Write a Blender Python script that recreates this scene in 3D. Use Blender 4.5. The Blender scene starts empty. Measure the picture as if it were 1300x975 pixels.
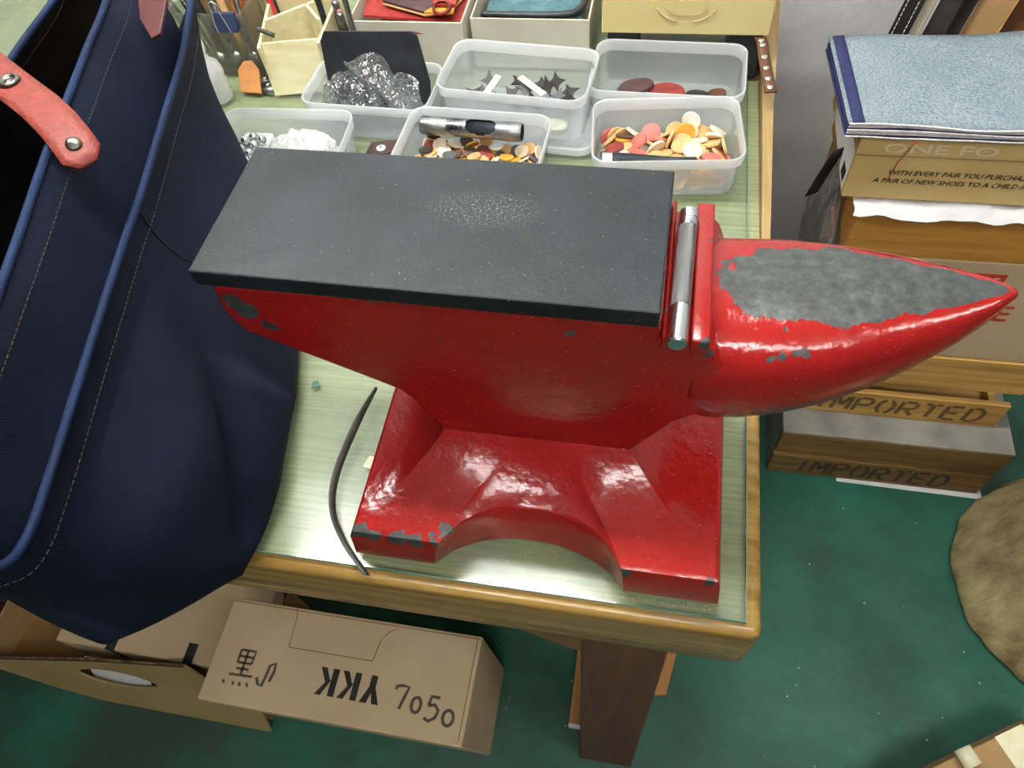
import bpy, bmesh, math, random
from mathutils import Vector, Matrix, Quaternion, noise
sc = bpy.context.scene
COL = sc.collection
PI = math.pi
def lin(h):
    h = h.lstrip('#'); o = []
    for i in (0, 2, 4):
        c = int(h[i:i+2], 16) / 255
        o.append(c / 12.92 if c <= .04045 else ((c + .055) / 1.055) ** 2.4)
    return (*o, 1)

# ---------------------------------------------------------------- camera
cam = bpy.data.cameras.new('camera'); co = bpy.data.objects.new('camera', cam); COL.objects.link(co)
co.location = (0.13388, -0.32030, 1.27425)
co.rotation_mode = 'XYZ'
co.rotation_euler = (math.radians(33.1695), math.radians(4.8833), math.radians(9.8974))
cam.sensor_fit = 'HORIZONTAL'; cam.sensor_width = 36; cam.lens = 25.811; cam.clip_start = .02
sc.camera = co
# ---------------------------------------------------------------- world and lights
w = bpy.data.worlds.new('world'); sc.world = w; w.use_nodes = True
w.node_tree.nodes['Background'].inputs[0].default_value = (.93, .96, 1, 1)
w.node_tree.nodes['Background'].inputs[1].default_value = .13
def area(name, loc, sx, sy, power, rot=(0, 0, 0), col=(1, .985, .95)):
    l = bpy.data.lights.new(name, 'AREA'); l.shape = 'RECTANGLE'; l.size = sx; l.size_y = sy; l.energy = power; l.color = col
    o = bpy.data.objects.new(name, l); COL.objects.link(o); o.location = loc; o.rotation_euler = rot
    return o
# fluorescent tubes give the light; the last fitting is added to brighten the wall
LAMPS = [('bench_light', -.40, .27, 2.03, 1.2, 126, 'white tube light fitting hung over the workbench'), ('ceiling_light', 1.55, -.60, 2.43, 1.2, 72, 'white tube light fitting on the ceiling over the open floor'), ('ceiling_light', .30, -1.35, 2.43, 1.2, 72, 'added unseen tube light fitting in front of the bench, brightening the back wall')]
sc.view_settings.view_transform = 'Standard'; sc.view_settings.look = 'None'
sc.view_settings.gamma = 1; sc.view_settings.use_curve_mapping = False
sc.view_settings.exposure = 0.0

# ---------------------------------------------------------------- mesh builder
class MB:
    def __init__(s): s.v = []; s.f = []; s.sm = []
    def add(s, vs, fs, smooth=False):
        b = len(s.v); s.v += [tuple(p) for p in vs]
        for f in fs: s.f.append(tuple(i + b for i in f)); s.sm.append(smooth)
        return s
    def box(s, x0, x1, y0, y1, z0, z1, M=None):
        vs = [Vector((x, y, z)) for z in (z0, z1) for y in (y0, y1) for x in (x0, x1)]
        if M: vs = [M @ p for p in vs]
        return s.add(vs, [(0, 2, 3, 1), (4, 5, 7, 6), (0, 1, 5, 4), (2, 6, 7, 3), (0, 4, 6, 2), (1, 3, 7, 5)])
    def rbox(s, x0, x1, y0, y1, z0, z1, r=.003, M=None, seg=2):
        bm = bmesh.new(); bmesh.ops.create_cube(bm, size=1)
        for v in bm.verts: v.co = Vector(((x0 + x1) / 2 + v.co.x * (x1 - x0), (y0 + y1) / 2 + v.co.y * (y1 - y0), (z0 + z1) / 2 + v.co.z * (z1 - z0)))
        bmesh.ops.bevel(bm, geom=bm.edges[:], offset=r, segments=seg, profile=.5, affect='EDGES')
        return s.addbm(bm, M)
    def addbm(s, bm, M=None, smooth=False):
        bm.verts.index_update()
        s.add([M @ v.co if M else v.co.copy() for v in bm.verts], [[v.index for v in f.verts] for f in bm.faces], smooth); bm.free(); return s
    def loft(s, loops, cap0=True, cap1=True, smooth=False, closed=True):
        n = len(loops[0]); vs = [p for l in loops for p in l]; fs = []
        for i in range(len(loops) - 1):
            for j in range(n if closed else n - 1):
                k = (j + 1) % n; fs.append((i*n + j, i*n + k, (i+1)*n + k, (i+1)*n + j))
        if cap0: fs.append(tuple(range(n))[::-1])
        if cap1: fs.append(tuple((len(loops) - 1) * n + j for j in range(n)))
        return s.add(vs, fs, smooth)
    def lathe(s, prof, seg=24, M=None, cap0=True, cap1=True, smooth=True):
        L = [[Vector((r * math.cos(2*PI*j/seg), r * math.sin(2*PI*j/seg), z)) for j in range(seg)] for r, z in prof]
        if M: L = [[M @ p for p in l] for l in L]
        return s.loft(L, cap0, cap1, smooth)
    def tube(s, pts, r, seg=8, smooth=True, flat=1, up=None):
        pts = [Vector(p) for p in pts]; L = []
        for i, p in enumerate(pts):
            d = (pts[min(i+1, len(pts)-1)] - pts[max(i-1, 0)]).normalized()
            u = Vector(up) if up else (Vector((0, 0, 1)) if abs(d.z) < .95 else Vector((1, 0, 0)))
            a = d.cross(u).normalized(); b = a.cross(d).normalized(); rr = r[i] if isinstance(r, (list, tuple)) else r
            L.append([p + a * rr * math.cos(2*PI*j/seg) + b * rr * flat * math.sin(2*PI*j/seg) for j in range(seg)])
        return s.loft(L, True, True, smooth)
    def prism(s, poly, h, M=None, z=0):
        n = len(poly); vs = [Vector((p[0], p[1], z)) for p in poly] + [Vector((p[0], p[1], z + h)) for p in poly]
        if M: vs = [M @ p for p in vs]
        return s.add(vs, [tuple(range(n))[::-1], tuple(range(n, 2*n))] + [(j, (j+1) % n, n + (j+1) % n, n + j) for j in range(n)])
    def sheet(s, rows, th, smooth=True):
        # a grid of points with thickness th along the local normal
        m = len(rows); n = len(rows[0]); R = [[Vector(p) for p in r] for r in rows]; B = []
        for i in range(m):
            r = []
            for j in range(n):
                du = R[i][min(j+1, n-1)] - R[i][max(j-1, 0)]; dv = R[min(i+1, m-1)][j] - R[max(i-1, 0)][j]
                r.append(R[i][j] - du.cross(dv).normalized() * th)
            B.append(r)
        vs = [p for r in R for p in r] + [p for r in B for p in r]; o = m * n; fs = []
        for i in range(m - 1):
            for j in range(n - 1):
                a = i*n + j; fs += [(a, a+1, a+n+1, a+n), (o+a, o+a+n, o+a+n+1, o+a+1)]
        for j in range(n - 1):
            a = (m-1)*n + j; fs += [(j, o+j, o+j+1, j+1), (a, a+1, o+a+1, o+a)]
        for i in range(m - 1):
            a = i*n; b = i*n + n - 1; fs += [(a, a+n, o+a+n, o+a), (b, o+b, o+b+n, b+n)]
        return s.add(vs, fs, smooth)
    def build(s, name, mat, parent=None, smooth=None, local=False, bevel=0, seg=2, auto=None):
        me = bpy.data.meshes.new(name)
        if parent is not None and not local:
            off = parent.matrix_basis.inverted() if parent.parent is None else (parent.parent.matrix_basis @ parent.matrix_basis).inverted()
            vs = [off @ Vector(p) for p in s.v]
        else: vs = [Vector(p) for p in s.v]
        loc = None
        if parent is None and not local:
            xs = [p.x for p in vs]; ys = [p.y for p in vs]; zs = [p.z for p in vs]
            loc = Vector(((min(xs)+max(xs))/2, (min(ys)+max(ys))/2, min(zs))); vs = [p - loc for p in vs]
        me.from_pydata(vs, [], s.f)
        bm = bmesh.new(); bm.from_mesh(me); bmesh.ops.recalc_face_normals(bm, faces=bm.faces)
        if bevel: bmesh.ops.bevel(bm, geom=[e for e in bm.edges if len(e.link_faces) == 2 and e.calc_face_angle(0) > .5], offset=bevel, segments=seg, profile=.5, affect='EDGES', clamp_overlap=True)
        bm.to_mesh(me); bm.free()
        if smooth is not None: me.polygons.foreach_set('use_smooth', [smooth] * len(me.polygons))
        elif not bevel: me.polygons.foreach_set('use_smooth', s.sm)
        if auto: me.set_sharp_from_angle(angle=auto)
        me.update(); me.materials.append(mat)
        o = bpy.data.objects.new(name, me); COL.objects.link(o)
        if parent is not None: o.parent = parent
        if loc is not None: o.location = loc
        return o
def tag(o, label, cat, group=None, kind=None):
    o['label'] = label; o['category'] = cat
    if group: o['group'] = group
    if kind: o['kind'] = kind
    return o
def struct(o): o['kind'] = 'structure'; return o
def thing(name, label, cat, loc=(0, 0, 0), rot=(0, 0, 0), group=None):
    o = bpy.data.objects.new(name, None); COL.objects.link(o); o.empty_display_size = .02
    o.matrix_basis = Matrix.LocRotScale(Vector(loc), __import__('mathutils').Euler(rot), Vector((1, 1, 1)))
    return tag(o, label, cat, group)
def copy_tree(o, parent=None):
    c = o.copy(); COL.objects.link(c)
    if parent is not None: c.parent = parent
    for ch in list(o.children): copy_tree(ch, c)
    return c
def catmull(P, n, closed=True):
    P = [Vector(p) for p in P]; m = len(P); out = []
    segs = m if closed else m - 1
    for k in range(n):
        t = k / (n if closed else n - 1) * segs; i = min(int(t), segs - 1); u = t - i
        g = (lambda q: P[q % m]) if closed else (lambda q: P[max(0, min(m-1, q))])
        a, b, c, d = g(i-1), g(i), g(i+1), g(i+2)
        out.append(.5 * ((2*b) + (-a + c)*u + (2*a - 5*b + 4*c - d)*u*u + (-a + 3*b - 3*c + d)*u*u*u))
    return out
def TR(x, y, z, rx=0, ry=0, rz=0): return Matrix.Translation((x, y, z)) @ Matrix.Rotation(rz, 4, 'Z') @ Matrix.Rotation(ry, 4, 'Y') @ Matrix.Rotation(rx, 4, 'X')

# ---------------------------------------------------------------- materials
def M_(name, c1, c2=None, rough=.5, metal=0, nscale=8, bump=.0, bscale=200, spec=.5, stretch=(1, 1, 1), detail=4, rlo=None, c3=None, t3=.62, coat=0):
    m = bpy.data.materials.new(name); m.use_nodes = True; nt = m.node_tree; N = nt.nodes; B = N['Principled BSDF']
    B.inputs['Roughness'].default_value = rough; B.inputs['Metallic'].default_value = metal; B.inputs['Specular IOR Level'].default_value = spec
    B.inputs['Coat Weight'].default_value = coat; B.inputs['Coat Roughness'].default_value = .12
    tc = N.new('ShaderNodeTexCoord'); mp = N.new('ShaderNodeMapping'); mp.inputs['Scale'].default_value = stretch
    nt.links.new(tc.outputs['Object'], mp.inputs['Vector'])
    c1 = lin(c1) if isinstance(c1, str) else c1
    if c2 is None: B.inputs['Base Color'].default_value = c1
    else:
        c2 = lin(c2) if isinstance(c2, str) else c2
        n = N.new('ShaderNodeTexNoise'); n.inputs['Scale'].default_value = nscale; n.inputs['Detail'].default_value = detail
        r = N.new('ShaderNodeValToRGB'); r.color_ramp.elements[0].position = .35; r.color_ramp.elements[1].position = .65
        r.color_ramp.elements[0].color = c1; r.color_ramp.elements[1].color = c2
        if c3 is not None:
            e = r.color_ramp.elements.new(min(.99, t3 + .1)); e.color = lin(c3)
        nt.links.new(mp.outputs[0], n.inputs['Vector']); nt.links.new(n.outputs['Fac'], r.inputs[0]); nt.links.new(r.outputs[0], B.inputs['Base Color'])
        if rlo is not None:
            mr = N.new('ShaderNodeMapRange'); mr.inputs['From Min'].default_value = .35; mr.inputs['From Max'].default_value = .65
            mr.inputs['To Min'].default_value = rlo; mr.inputs['To Max'].default_value = rough
            nt.links.new(n.outputs['Fac'], mr.inputs[0]); nt.links.new(mr.outputs[0], B.inputs['Roughness'])
    if bump:
        nb = N.new('ShaderNodeTexNoise'); nb.inputs['Scale'].default_value = bscale; nb.inputs['Detail'].default_value = 3
        bp = N.new('ShaderNodeBump'); bp.inputs['Strength'].default_value = bump; bp.inputs['Distance'].default_value = .002
        nt.links.new(mp.outputs[0], nb.inputs['Vector']); nt.links.new(nb.outputs['Fac'], bp.inputs['Height']); nt.links.new(bp.outputs[0], B.inputs['Normal'])
    return m
class NG:
    """small helper to write node graphs"""
    def __init__(s, m): s.m = m; s.nt = m.node_tree; s.N = s.nt.nodes; s.B = s.N['Principled BSDF']
    def new(s, t, **k):
        n = s.N.new(t)
        for a, b in k.items(): setattr(n, a, b)
        return n
    def L(s, a, b): s.nt.links.new(a, b)
    def noise(s, vec, scale, detail=4, rough=.5):
        n = s.new('ShaderNodeTexNoise'); n.inputs['Scale'].default_value = scale; n.inputs['Detail'].default_value = detail; n.inputs['Roughness'].default_value = rough
        if vec is not None: s.L(vec, n.inputs['Vector'])
        return n.outputs['Fac']
    def math(s, op, a, b=0.0, c=0.0):
        n = s.new('ShaderNodeMath', operation=op)
        for i, q in enumerate((a, b, c)):
            if hasattr(q, 'links'): s.L(q, n.inputs[i])
            else: n.inputs[i].default_value = q
        return n.outputs[0]
    def ramp(s, fac, stops):
        r = s.new('ShaderNodeValToRGB'); e = r.color_ramp.elements
        while len(e) < len(stops): e.new(.5)
        for i, (p, c) in enumerate(stops): e[i].position = p; e[i].color = lin(c) if isinstance(c, str) else (c, c, c, 1)
        s.L(fac, r.inputs[0]); return r.outputs[0]
    def mix(s, fac, a, b):
        n = s.new('ShaderNodeMix', data_type='RGBA')
        for q, i in ((fac, 0), (a, 6), (b, 7)):
            if hasattr(q, 'links'): s.L(q, n.inputs[i])
            else: n.inputs[i].default_value = lin(q) if isinstance(q, str) else q
        return n.outputs[2]
    def bump(s, h, strength=.3, dist=.002, normal=None):
        b = s.new('ShaderNodeBump'); b.inputs['Strength'].default_value = strength; b.inputs['Distance'].default_value = dist
        s.L(h, b.inputs['Height'])
        if normal is not None: s.L(normal, b.inputs['Normal'])
        return b.outputs[0]
def newmat(name):
    m = bpy.data.materials.new(name); m.use_nodes = True; return NG(m)
def clear_mat(name, tint, white, dens, rough=.15, gloss=.04, bump=0):
    """see-through plastic: transparent + milky diffuse/translucent + glossy by fresnel"""
    g = newmat(name); N = g.N; out = N['Material Output']; N.remove(g.B)
    tr = g.new('ShaderNodeBsdfTransparent'); tr.inputs[0].default_value = lin(tint)
    df = g.new('ShaderNodeBsdfDiffuse'); df.inputs[0].default_value = lin(white)
    tl = g.new('ShaderNodeBsdfTranslucent'); tl.inputs[0].default_value = lin(white)
    a = g.new('ShaderNodeMixShader'); a.inputs[0].default_value = .5; g.L(df.outputs[0], a.inputs[1]); g.L(tl.outputs[0], a.inputs[2])
    b = g.new('ShaderNodeMixShader'); b.inputs[0].default_value = dens; g.L(tr.outputs[0], b.inputs[1]); g.L(a.outputs[0], b.inputs[2])
    gl = g.new('ShaderNodeBsdfGlossy'); gl.inputs['Roughness'].default_value = rough
    lw = g.new('ShaderNodeLayerWeight'); lw.inputs[0].default_value = .5; fr = g.math('ADD', gloss, g.math('MULTIPLY', .9, g.math('POWER', lw.outputs['Facing'], 5.0)))
    c = g.new('ShaderNodeMixShader'); g.L(fr, c.inputs[0]); g.L(b.outputs[0], c.inputs[1]); g.L(gl.outputs[0], c.inputs[2])
    if bump:
        tc = g.new('ShaderNodeTexCoord'); nb = g.bump(g.noise(tc.outputs['Object'], 75, 2), bump, .012); g.L(nb, gl.inputs['Normal']); g.L(nb, lw.inputs['Normal'])
    g.L(c.outputs[0], out.inputs[0]); return g.m
def red_paint(name, horn=False):
    g = newmat(name); tc = g.new('ShaderNodeTexCoord'); P = tc.outputs['Object']
    base = g.ramp(g.noise(P, 9, 5), [(.3, '#80110E'), (.7, '#961915')])
    dust = g.ramp(g.noise(P, 420, 2), [(.68, 0.0), (.76, 1.0)])
    base = g.mix(g.math('MULTIPLY', dust, .25), base, '#C8A070')
    # chips: small dark spots where paint came off
    ch = g.noise(P, 34, 6, .62); chip = g.ramp(ch, [(.70, 0.0), (.71, 1.0)])
    dn = g.new('ShaderNodeTexNoise'); dn.inputs['Scale'].default_value = 85; dn.inputs['Detail'].default_value = 4; g.L(P, dn.inputs['Vector'])
    wob = g.math('MULTIPLY', g.math('SUBTRACT', dn.outputs['Fac'], .5), .026)
    spots = [(.211, -.049, .201, .0022), (.221, -.0475, .204, .0018), (.226, -.047, .205, .0028), (.232, -.0465, .2055, .0022)] if horn else [(-.129, -.0555, .221, .0075), (-.122, -.0555, .211, .0070), (-.112, -.0555, .1975, .003), (.0941, -.0555, .2212, .0026), (.1734, -.0555, .2076, .002), (-.066, -.1365, .046, .008), (-.052, -.1375, .044, .0065), (-.036, -.1375, .044, .0065), (-.020, -.1375, .044, .0065), (-.006, -.135, .045, .007), (.002, -.126, .047, .004), (.139, -.1375, .043, .005), (.20, -.1375, .043, .003), (.05, -.0555, .236, .004), (-.03, -.0555, .237, .004), (.12, -.0555, .236, .003), (.172, -.056, .221, .003)]
    for (sx_, sy_, sz_, sr_) in spots:
        vd = g.new('ShaderNodeVectorMath', operation='DISTANCE'); g.L(P, vd.inputs[0]); vd.inputs[1].default_value = (sx_, sy_, sz_)
        chip = g.math('MAXIMUM', chip, g.math('LESS_THAN', g.math('ADD', vd.outputs['Value'], wob), sr_))
    if horn:
        sx = g.new('ShaderNodeSeparateXYZ'); g.L(P, sx.inputs[0]); x, y, z = sx.outputs
        # worn-through patch on the upper face of the horn
        e1 = g.math('DIVIDE', g.math('SUBTRACT', x, .262), .083); tp = g.math('SUBTRACT', .0325, g.math('MULTIPLY', g.math('MAXIMUM', 0.0, g.math('SUBTRACT', x, .255)), .30))
        e2 = g.math('DIVIDE', g.math('SUBTRACT', y, .0005), tp)
        d = g.math('ADD', g.math('POWER', g.math('ABSOLUTE', e1), 3.2), g.math('POWER', g.math('ABSOLUTE', e2), 2.6))
        d = g.math('ADD', d, g.math('MULTIPLY', g.math('SUBTRACT', g.noise(P, 62, 6, .6), .5), 1.7))
        up = g.math('GREATER_THAN', z, .186)
        worn = g.math('MULTIPLY', g.math('LESS_THAN', d, .93), up)
        chip = g.math('MAXIMUM', worn, chip)
    grey = g.ramp(g.noise(P, 130, 8, .7), [(.3, '#1F2121'), (.5, '#363938'), (.78, '#525755')])
    g.L(g.mix(chip, base, grey), g.B.inputs['Base Color'])
    g.L(g.math('ADD', g.math('MULTIPLY', chip, .22), g.math('ADD', .10, g.math('MULTIPLY', g.noise(P, 30, 3), .16))), g.B.inputs['Roughness'])
    lum = g.noise(P, 26, 3); fine = g.noise(P, 160, 3)
    h = g.math('ADD', g.math('MULTIPLY', lum, 1.0), g.math('MULTIPLY', fine, .26)); h = g.math('SUBTRACT', h, g.math('MULTIPLY', chip, .12))
    g.L(g.bump(h, .35, .004), g.B.inputs['Normal']); return g.m
def wood(name, a, b, c, rough=.45, axis='x', sc_=1, bump=.15, spec=.4):
    g = newmat(name); tc = g.new('ShaderNodeTexCoord'); mp = g.new('ShaderNodeMapping')
    s = {'x': (2.2, 55, 55), 'y': (55, 2.2, 55), 'z': (55, 55, 2.2)}[axis]; mp.inputs['Scale'].default_value = tuple(q * sc_ for q in s)
    g.L(tc.outputs['Object'], mp.inputs[0]); f = g.noise(mp.outputs[0], 1.6, 6, .6); big = g.noise(tc.outputs['Object'], 5, 3)
    col = g.ramp(g.math('ADD', g.math('MULTIPLY', f, .75), g.math('MULTIPLY', big, .25)), [(.32, a), (.5, b), (.68, c)])
    g.L(col, g.B.inputs['Base Color']); g.B.inputs['Roughness'].default_value = rough; g.B.inputs['Specular IOR Level'].default_value = spec
    g.L(g.bump(f, bump, .001), g.B.inputs['Normal']); return g.m
def weave(name, a, b, rough=.8, scale=900, bump=.4, flecks=None):
    g = newmat(name); tc = g.new('ShaderNodeTexCoord'); P = tc.outputs['Object']
    w1 = g.new('ShaderNodeTexWave'); w1.bands_direction = 'X'; w1.inputs['Scale'].default_value = scale; w1.inputs['Distortion'].default_value = 1.5; g.L(P, w1.inputs[0])
    w2 = g.new('ShaderNodeTexWave'); w2.bands_direction = 'DIAGONAL'; w2.inputs['Scale'].default_value = scale; w2.inputs['Distortion'].default_value = 1.5; g.L(P, w2.inputs[0])
    h = g.math('MULTIPLY', w1.outputs['Fac'], w2.outputs['Fac'])
    col = g.ramp(g.math('ADD', g.math('MULTIPLY', g.noise(P, 14, 5), .8), g.math('MULTIPLY', h, .2)), [(.35, a), (.65, b)])
    if flecks:
        mp = g.new('ShaderNodeMapping'); mp.inputs['Scale'].default_value = (1, 2.6, 1); g.L(P, mp.inputs[0])
        fl = g.ramp(g.noise(mp.outputs[0], 380, 2, .7), [(.42, 0.0), (.60, 1.0)]); col = g.mix(fl, col, flecks)
    g.L(col, g.B.inputs['Base Color']); g.B.inputs['Roughness'].default_value = rough; g.B.inputs['Specular IOR Level'].default_value = .15
    g.L(g.bump(h, bump, .0006), g.B.inputs['Normal']); return g.m
MAT = {}
MAT['red'] = red_paint('red_enamel'); MAT['redhorn'] = red_paint('red_enamel_horn', True)
def _plate():
    g = newmat('blackened_steel'); tc = g.new('ShaderNodeTexCoord'); P = tc.outputs['Object']
    c = g.ramp(g.noise(P, 16, 6, .6), [(.3, '#111416'), (.55, '#1C2123'), (.75, '#272E30')])
    sp = g.ramp(g.noise(P, 520, 2), [(.70, 0.0), (.76, 1.0)])
    sx = g.new('ShaderNodeSeparateXYZ'); g.L(P, sx.inputs[0])
    e = g.math('ADD', g.math('POWER', g.math('DIVIDE', g.math('SUBTRACT', sx.outputs[0], .030), .042), 2.0), g.math('POWER', g.math('DIVIDE', g.math('SUBTRACT', sx.outputs[1], .012), .019), 2.0))
    wear = g.math('MAXIMUM', 0.0, g.math('SUBTRACT', 1.0, e)); pit = g.ramp(g.noise(P, 620, 4, .7), [(.52, 0.0), (.66, 1.0)])
    c = g.mix(g.math('MULTIPLY', wear, g.math('MULTIPLY', pit, .42)), c, '#A8AEAE'); c = g.mix(g.math('MULTIPLY', sp, .5), c, '#A0A6A6')
    g.L(c, g.B.inputs['Base Color']); g.B.inputs['Metallic'].default_value = .1; g.B.inputs['Specular IOR Level'].default_value = .32
    g.L(g.ramp(g.noise(P, 40, 4), [(.3, .34), (.7, .55)]), g.B.inputs['Roughness'])
    g.L(g.bump(g.math('ADD', g.noise(P, 90, 4), g.math('MULTIPLY', g.noise(P, 400, 2), .4)), .25, .0015), g.B.inputs['Normal']); return g.m
MAT['plate'] = _plate()
MAT['chrome'] = M_('chromed_steel', '#D8DADA', rough=.24, metal=1)
def _knurl():
    g = newmat('knurled_steel'); tc = g.new('ShaderNodeTexCoord'); P = tc.outputs['Object']
    w1 = g.new('ShaderNodeTexWave'); w1.bands_direction = 'DIAGONAL'; w1.inputs['Scale'].default_value = 420; g.L(P, w1.inputs[0])
    mp = g.new('ShaderNodeMapping'); mp.inputs['Scale'].default_value = (1, -1, 1); g.L(P, mp.inputs[0])
    w2 = g.new('ShaderNodeTexWave'); w2.bands_direction = 'DIAGONAL'; w2.inputs['Scale'].default_value = 420; g.L(mp.outputs[0], w2.inputs[0])
    h = g.math('MULTIPLY', w1.outputs['Fac'], w2.outputs['Fac']); g.B.inputs['Metallic'].default_value = 1; g.B.inputs['Roughness'].default_value = .3
    g.L(g.ramp(h, [(.0, '#8A8C8C'), (.6, '#D0D2D2')]), g.B.inputs['Base Color']); g.L(g.bump(h, .8, .0008), g.B.inputs['Normal']); return g.m
MAT['knurl'] = _knurl()
MAT['steel'] = M_('worn_steel', '#6E7072', '#9A9C9C', rough=.42, metal=1, nscale=60, bump=.2, rlo=.25)
MAT['darksteel'] = M_('dark_steel', '#22272B', '#3A4248', rough=.4, metal=.6, nscale=50, bump=.2)
def _floor():
    g = newmat('green_floor_paint'); tc = g.new('ShaderNodeTexCoord'); P = tc.outputs['Object']
    c = g.ramp(g.noise(P, 5, 6, .6), [(.3, '#143A2F'), (.5, '#1B5242'), (.68, '#226150')])
    sx = g.new('ShaderNodeSeparateXYZ'); g.L(P, sx.inputs[0]); gx = g.math('MULTIPLY', g.math('SUBTRACT', .1, sx.outputs[0]), .16)
    dirt = g.ramp(g.math('ADD', g.noise(P, 2.8, 8, .68), g.math('MINIMUM', gx, .12)), [(.50, 0.0), (.64, 1.0)]); c = g.mix(g.math('MULTIPLY', dirt, .6), c, '#2A2A22')
    sp = g.ramp(g.noise(P, 170, 2), [(.71, 0.0), (.74, 1.0)]); c = g.mix(g.math('MULTIPLY', sp, .5), c, '#141A18')
    g.L(c, g.B.inputs['Base Color']); g.L(g.ramp(g.noise(P, 12, 4), [(.3, .32), (.7, .55)]), g.B.inputs['Roughness'])
    g.L(g.bump(g.noise(P, 40, 5), .25, .004), g.B.inputs['Normal']); return g.m
MAT['floor'] = _floor()
MAT['wall'] = M_('white_painted_wall', '#DADBDD', '#E4E5E6', rough=.75, nscale=14, bump=.5, bscale=90)
MAT['ceiling'] = M_('white_ceiling', '#DADAD6', '#E2E2DE', rough=.9, nscale=3)
MAT['benchwood'] = wood('varnished_bench_wood', '#664A22', '#8E6E36', '#A88A4C', rough=.24, axis='x', spec=.5)
MAT['benchside'] = wood('bench_side_wood', '#86683E', '#A08456', '#B2976A', rough=.5, axis='y')
MAT['legwood'] = wood('dark_leg_wood', '#3A2012', '#54301A', '#674022', rough=.5, axis='z')
MAT['crate'] = wood('aged_pine', '#96703A', '#BC904C', '#D0A662', rough=.6, axis='x')
MAT['crateold'] = wood('grimy_pine', '#4E3A1E', '#72552B', '#8A6C3B', rough=.7, axis='x')
MAT['palewood'] = wood('pale_balsa_wood', '#CFC493', '#DDD4A8', '#E6DFBB', rough=.6, axis='x', bump=.08)
MAT['stripwood'] = wood('bare_wood_strip', '#7A4E26', '#A06F3C', '#B98A55', rough=.6, axis='y')
def _mat():
    g = newmat('pale_green_bench_cover'); tc = g.new('ShaderNodeTexCoord'); P = tc.outputs['Object']
    mp = g.new('ShaderNodeMapping'); mp.inputs['Scale'].default_value = (6, 260, 1); g.L(P, mp.inputs[0])
    c = g.ramp(g.noise(mp.outputs[0], 1.2, 6, .6), [(.3, '#7A7C55'), (.5, '#8F926B'), (.7, '#A0A37D')])
    big = g.ramp(g.noise(P, 7, 6, .6), [(.45, 0.0), (.75, 1.0)]); c = g.mix(g.math('MULTIPLY', big, .35), c, '#6F8F70')
    bl = g.ramp(g.noise(P, 22, 5, .6), [(.66, 0.0), (.72, 1.0)]); c = g.mix(g.math('MULTIPLY', bl, .45), c, '#5B5560')
    g.L(c, g.B.inputs['Base Color']); g.B.inputs['Roughness'].default_value = .6; return g.m
MAT['mat'] = _mat()
def _glass():
    g = newmat('bench_glass'); N = g.N; out = N['Material Output']; N.remove(g.B); tc = g.new('ShaderNodeTexCoord'); P = tc.outputs['Object']
    tr = g.new('ShaderNodeBsdfTransparent'); tr.inputs[0].default_value = (.955, .985, .965, 1)
    gl = g.new('ShaderNodeBsdfGlossy'); g.L(g.ramp(g.noise(P, 9, 5), [(.3, .17), (.7, .34)]), gl.inputs['Roughness'])
    lw = g.new('ShaderNodeLayerWeight'); lw.inputs[0].default_value = .5; fr = g.math('ADD', .04, g.math('MULTIPLY', .9, g.math('POWER', lw.outputs['Facing'], 5.0)))
    df = g.new('ShaderNodeBsdfDiffuse'); df.inputs[0].default_value = lin('#B9BDB2')
    a = g.new('ShaderNodeMixShader'); g.L(fr, a.inputs[0]); g.L(tr.outputs[0], a.inputs[1]); g.L(gl.outputs[0], a.inputs[2])
    b = g.new('ShaderNodeMixShader'); g.L(g.ramp(g.noise(P, 16, 6, .7), [(.45, 0.0), (.85, .22)]), b.inputs[0]); g.L(a.outputs[0], b.inputs[1]); g.L(df.outputs[0], b.inputs[2])
    g.L(b.outputs[0], out.inputs[0]); return g.m
MAT['glass'] = _glass()
MAT['glassedge'] = M_('green_glass_edge', '#4F7B6C', '#6E9784', rough=.15, nscale=20)
MAT['tub'] = clear_mat('milky_clear_plastic', '#F1F4F6', '#F6F9FA', .30, rough=.18)
MAT['tubrim'] = clear_mat('milky_plastic_rim', '#EDF1F4', '#FAFCFC', .62, rough=.15)
MAT['poly'] = clear_mat('thin_clear_film', '#F4F6F7', '#FAFCFD', .10, rough=.08, gloss=.30, bump=.9)
MAT['polywhite'] = clear_mat('hazy_white_film', '#F4F6F7', '#FFFFFF', .7, rough=.1, bump=.5)
MAT['hangfilm'] = clear_mat('hazy_hanging_film', '#EEF0F0', '#D8DADA', .28, rough=.2, gloss=.06, bump=.4)
MAT['acrylic'] = clear_mat('clear_acrylic', '#E8EAE4', '#DAD9CC', .12, rough=.05)
MAT['card'] = M_('brown_cardboard', '#9C7B50', '#AC8A5E', rough=.8, nscale=9, bump=.1, bscale=60)
MAT['cardpale'] = M_('pale_cardboard', '#B29A78', '#BFA886', rough=.8, nscale=7, bump=.1, bscale=60)
MAT['carddull'] = M_('dull_cardboard', '#8A7548', '#9A8455', rough=.8, nscale=7, bump=.1, bscale=60)
MAT['cardin'] = M_('cardboard_inside', '#7A5A2E', '#8C6A3A', rough=.85, nscale=7)
MAT['corr'] = M_('corrugated_cut_edge', '#3A2A18', '#8A6A40', rough=.9, nscale=90)
MAT['greycard'] = M_('grey_chipboard', '#B8B2A0', '#C8C2B0', rough=.85, nscale=12)
MAT['yellowbox'] = M_('cream_box_card', '#D9C886', '#DFCF90', rough=.6, nscale=5)
MAT['shoebox'] = M_('tan_kraft_box', '#C4A468', '#D0B276', rough=.55, nscale=8)
MAT['woodbox'] = wood('orange_woodgrain_box', '#A06A2C', '#BA8238', '#C99248', rough=.4, axis='x')
MAT['ink'] = M_('black_ink', '#1B1813', rough=.7)
MAT['marker'] = M_('grey_marker', '#4A4338', rough=.8)
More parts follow.
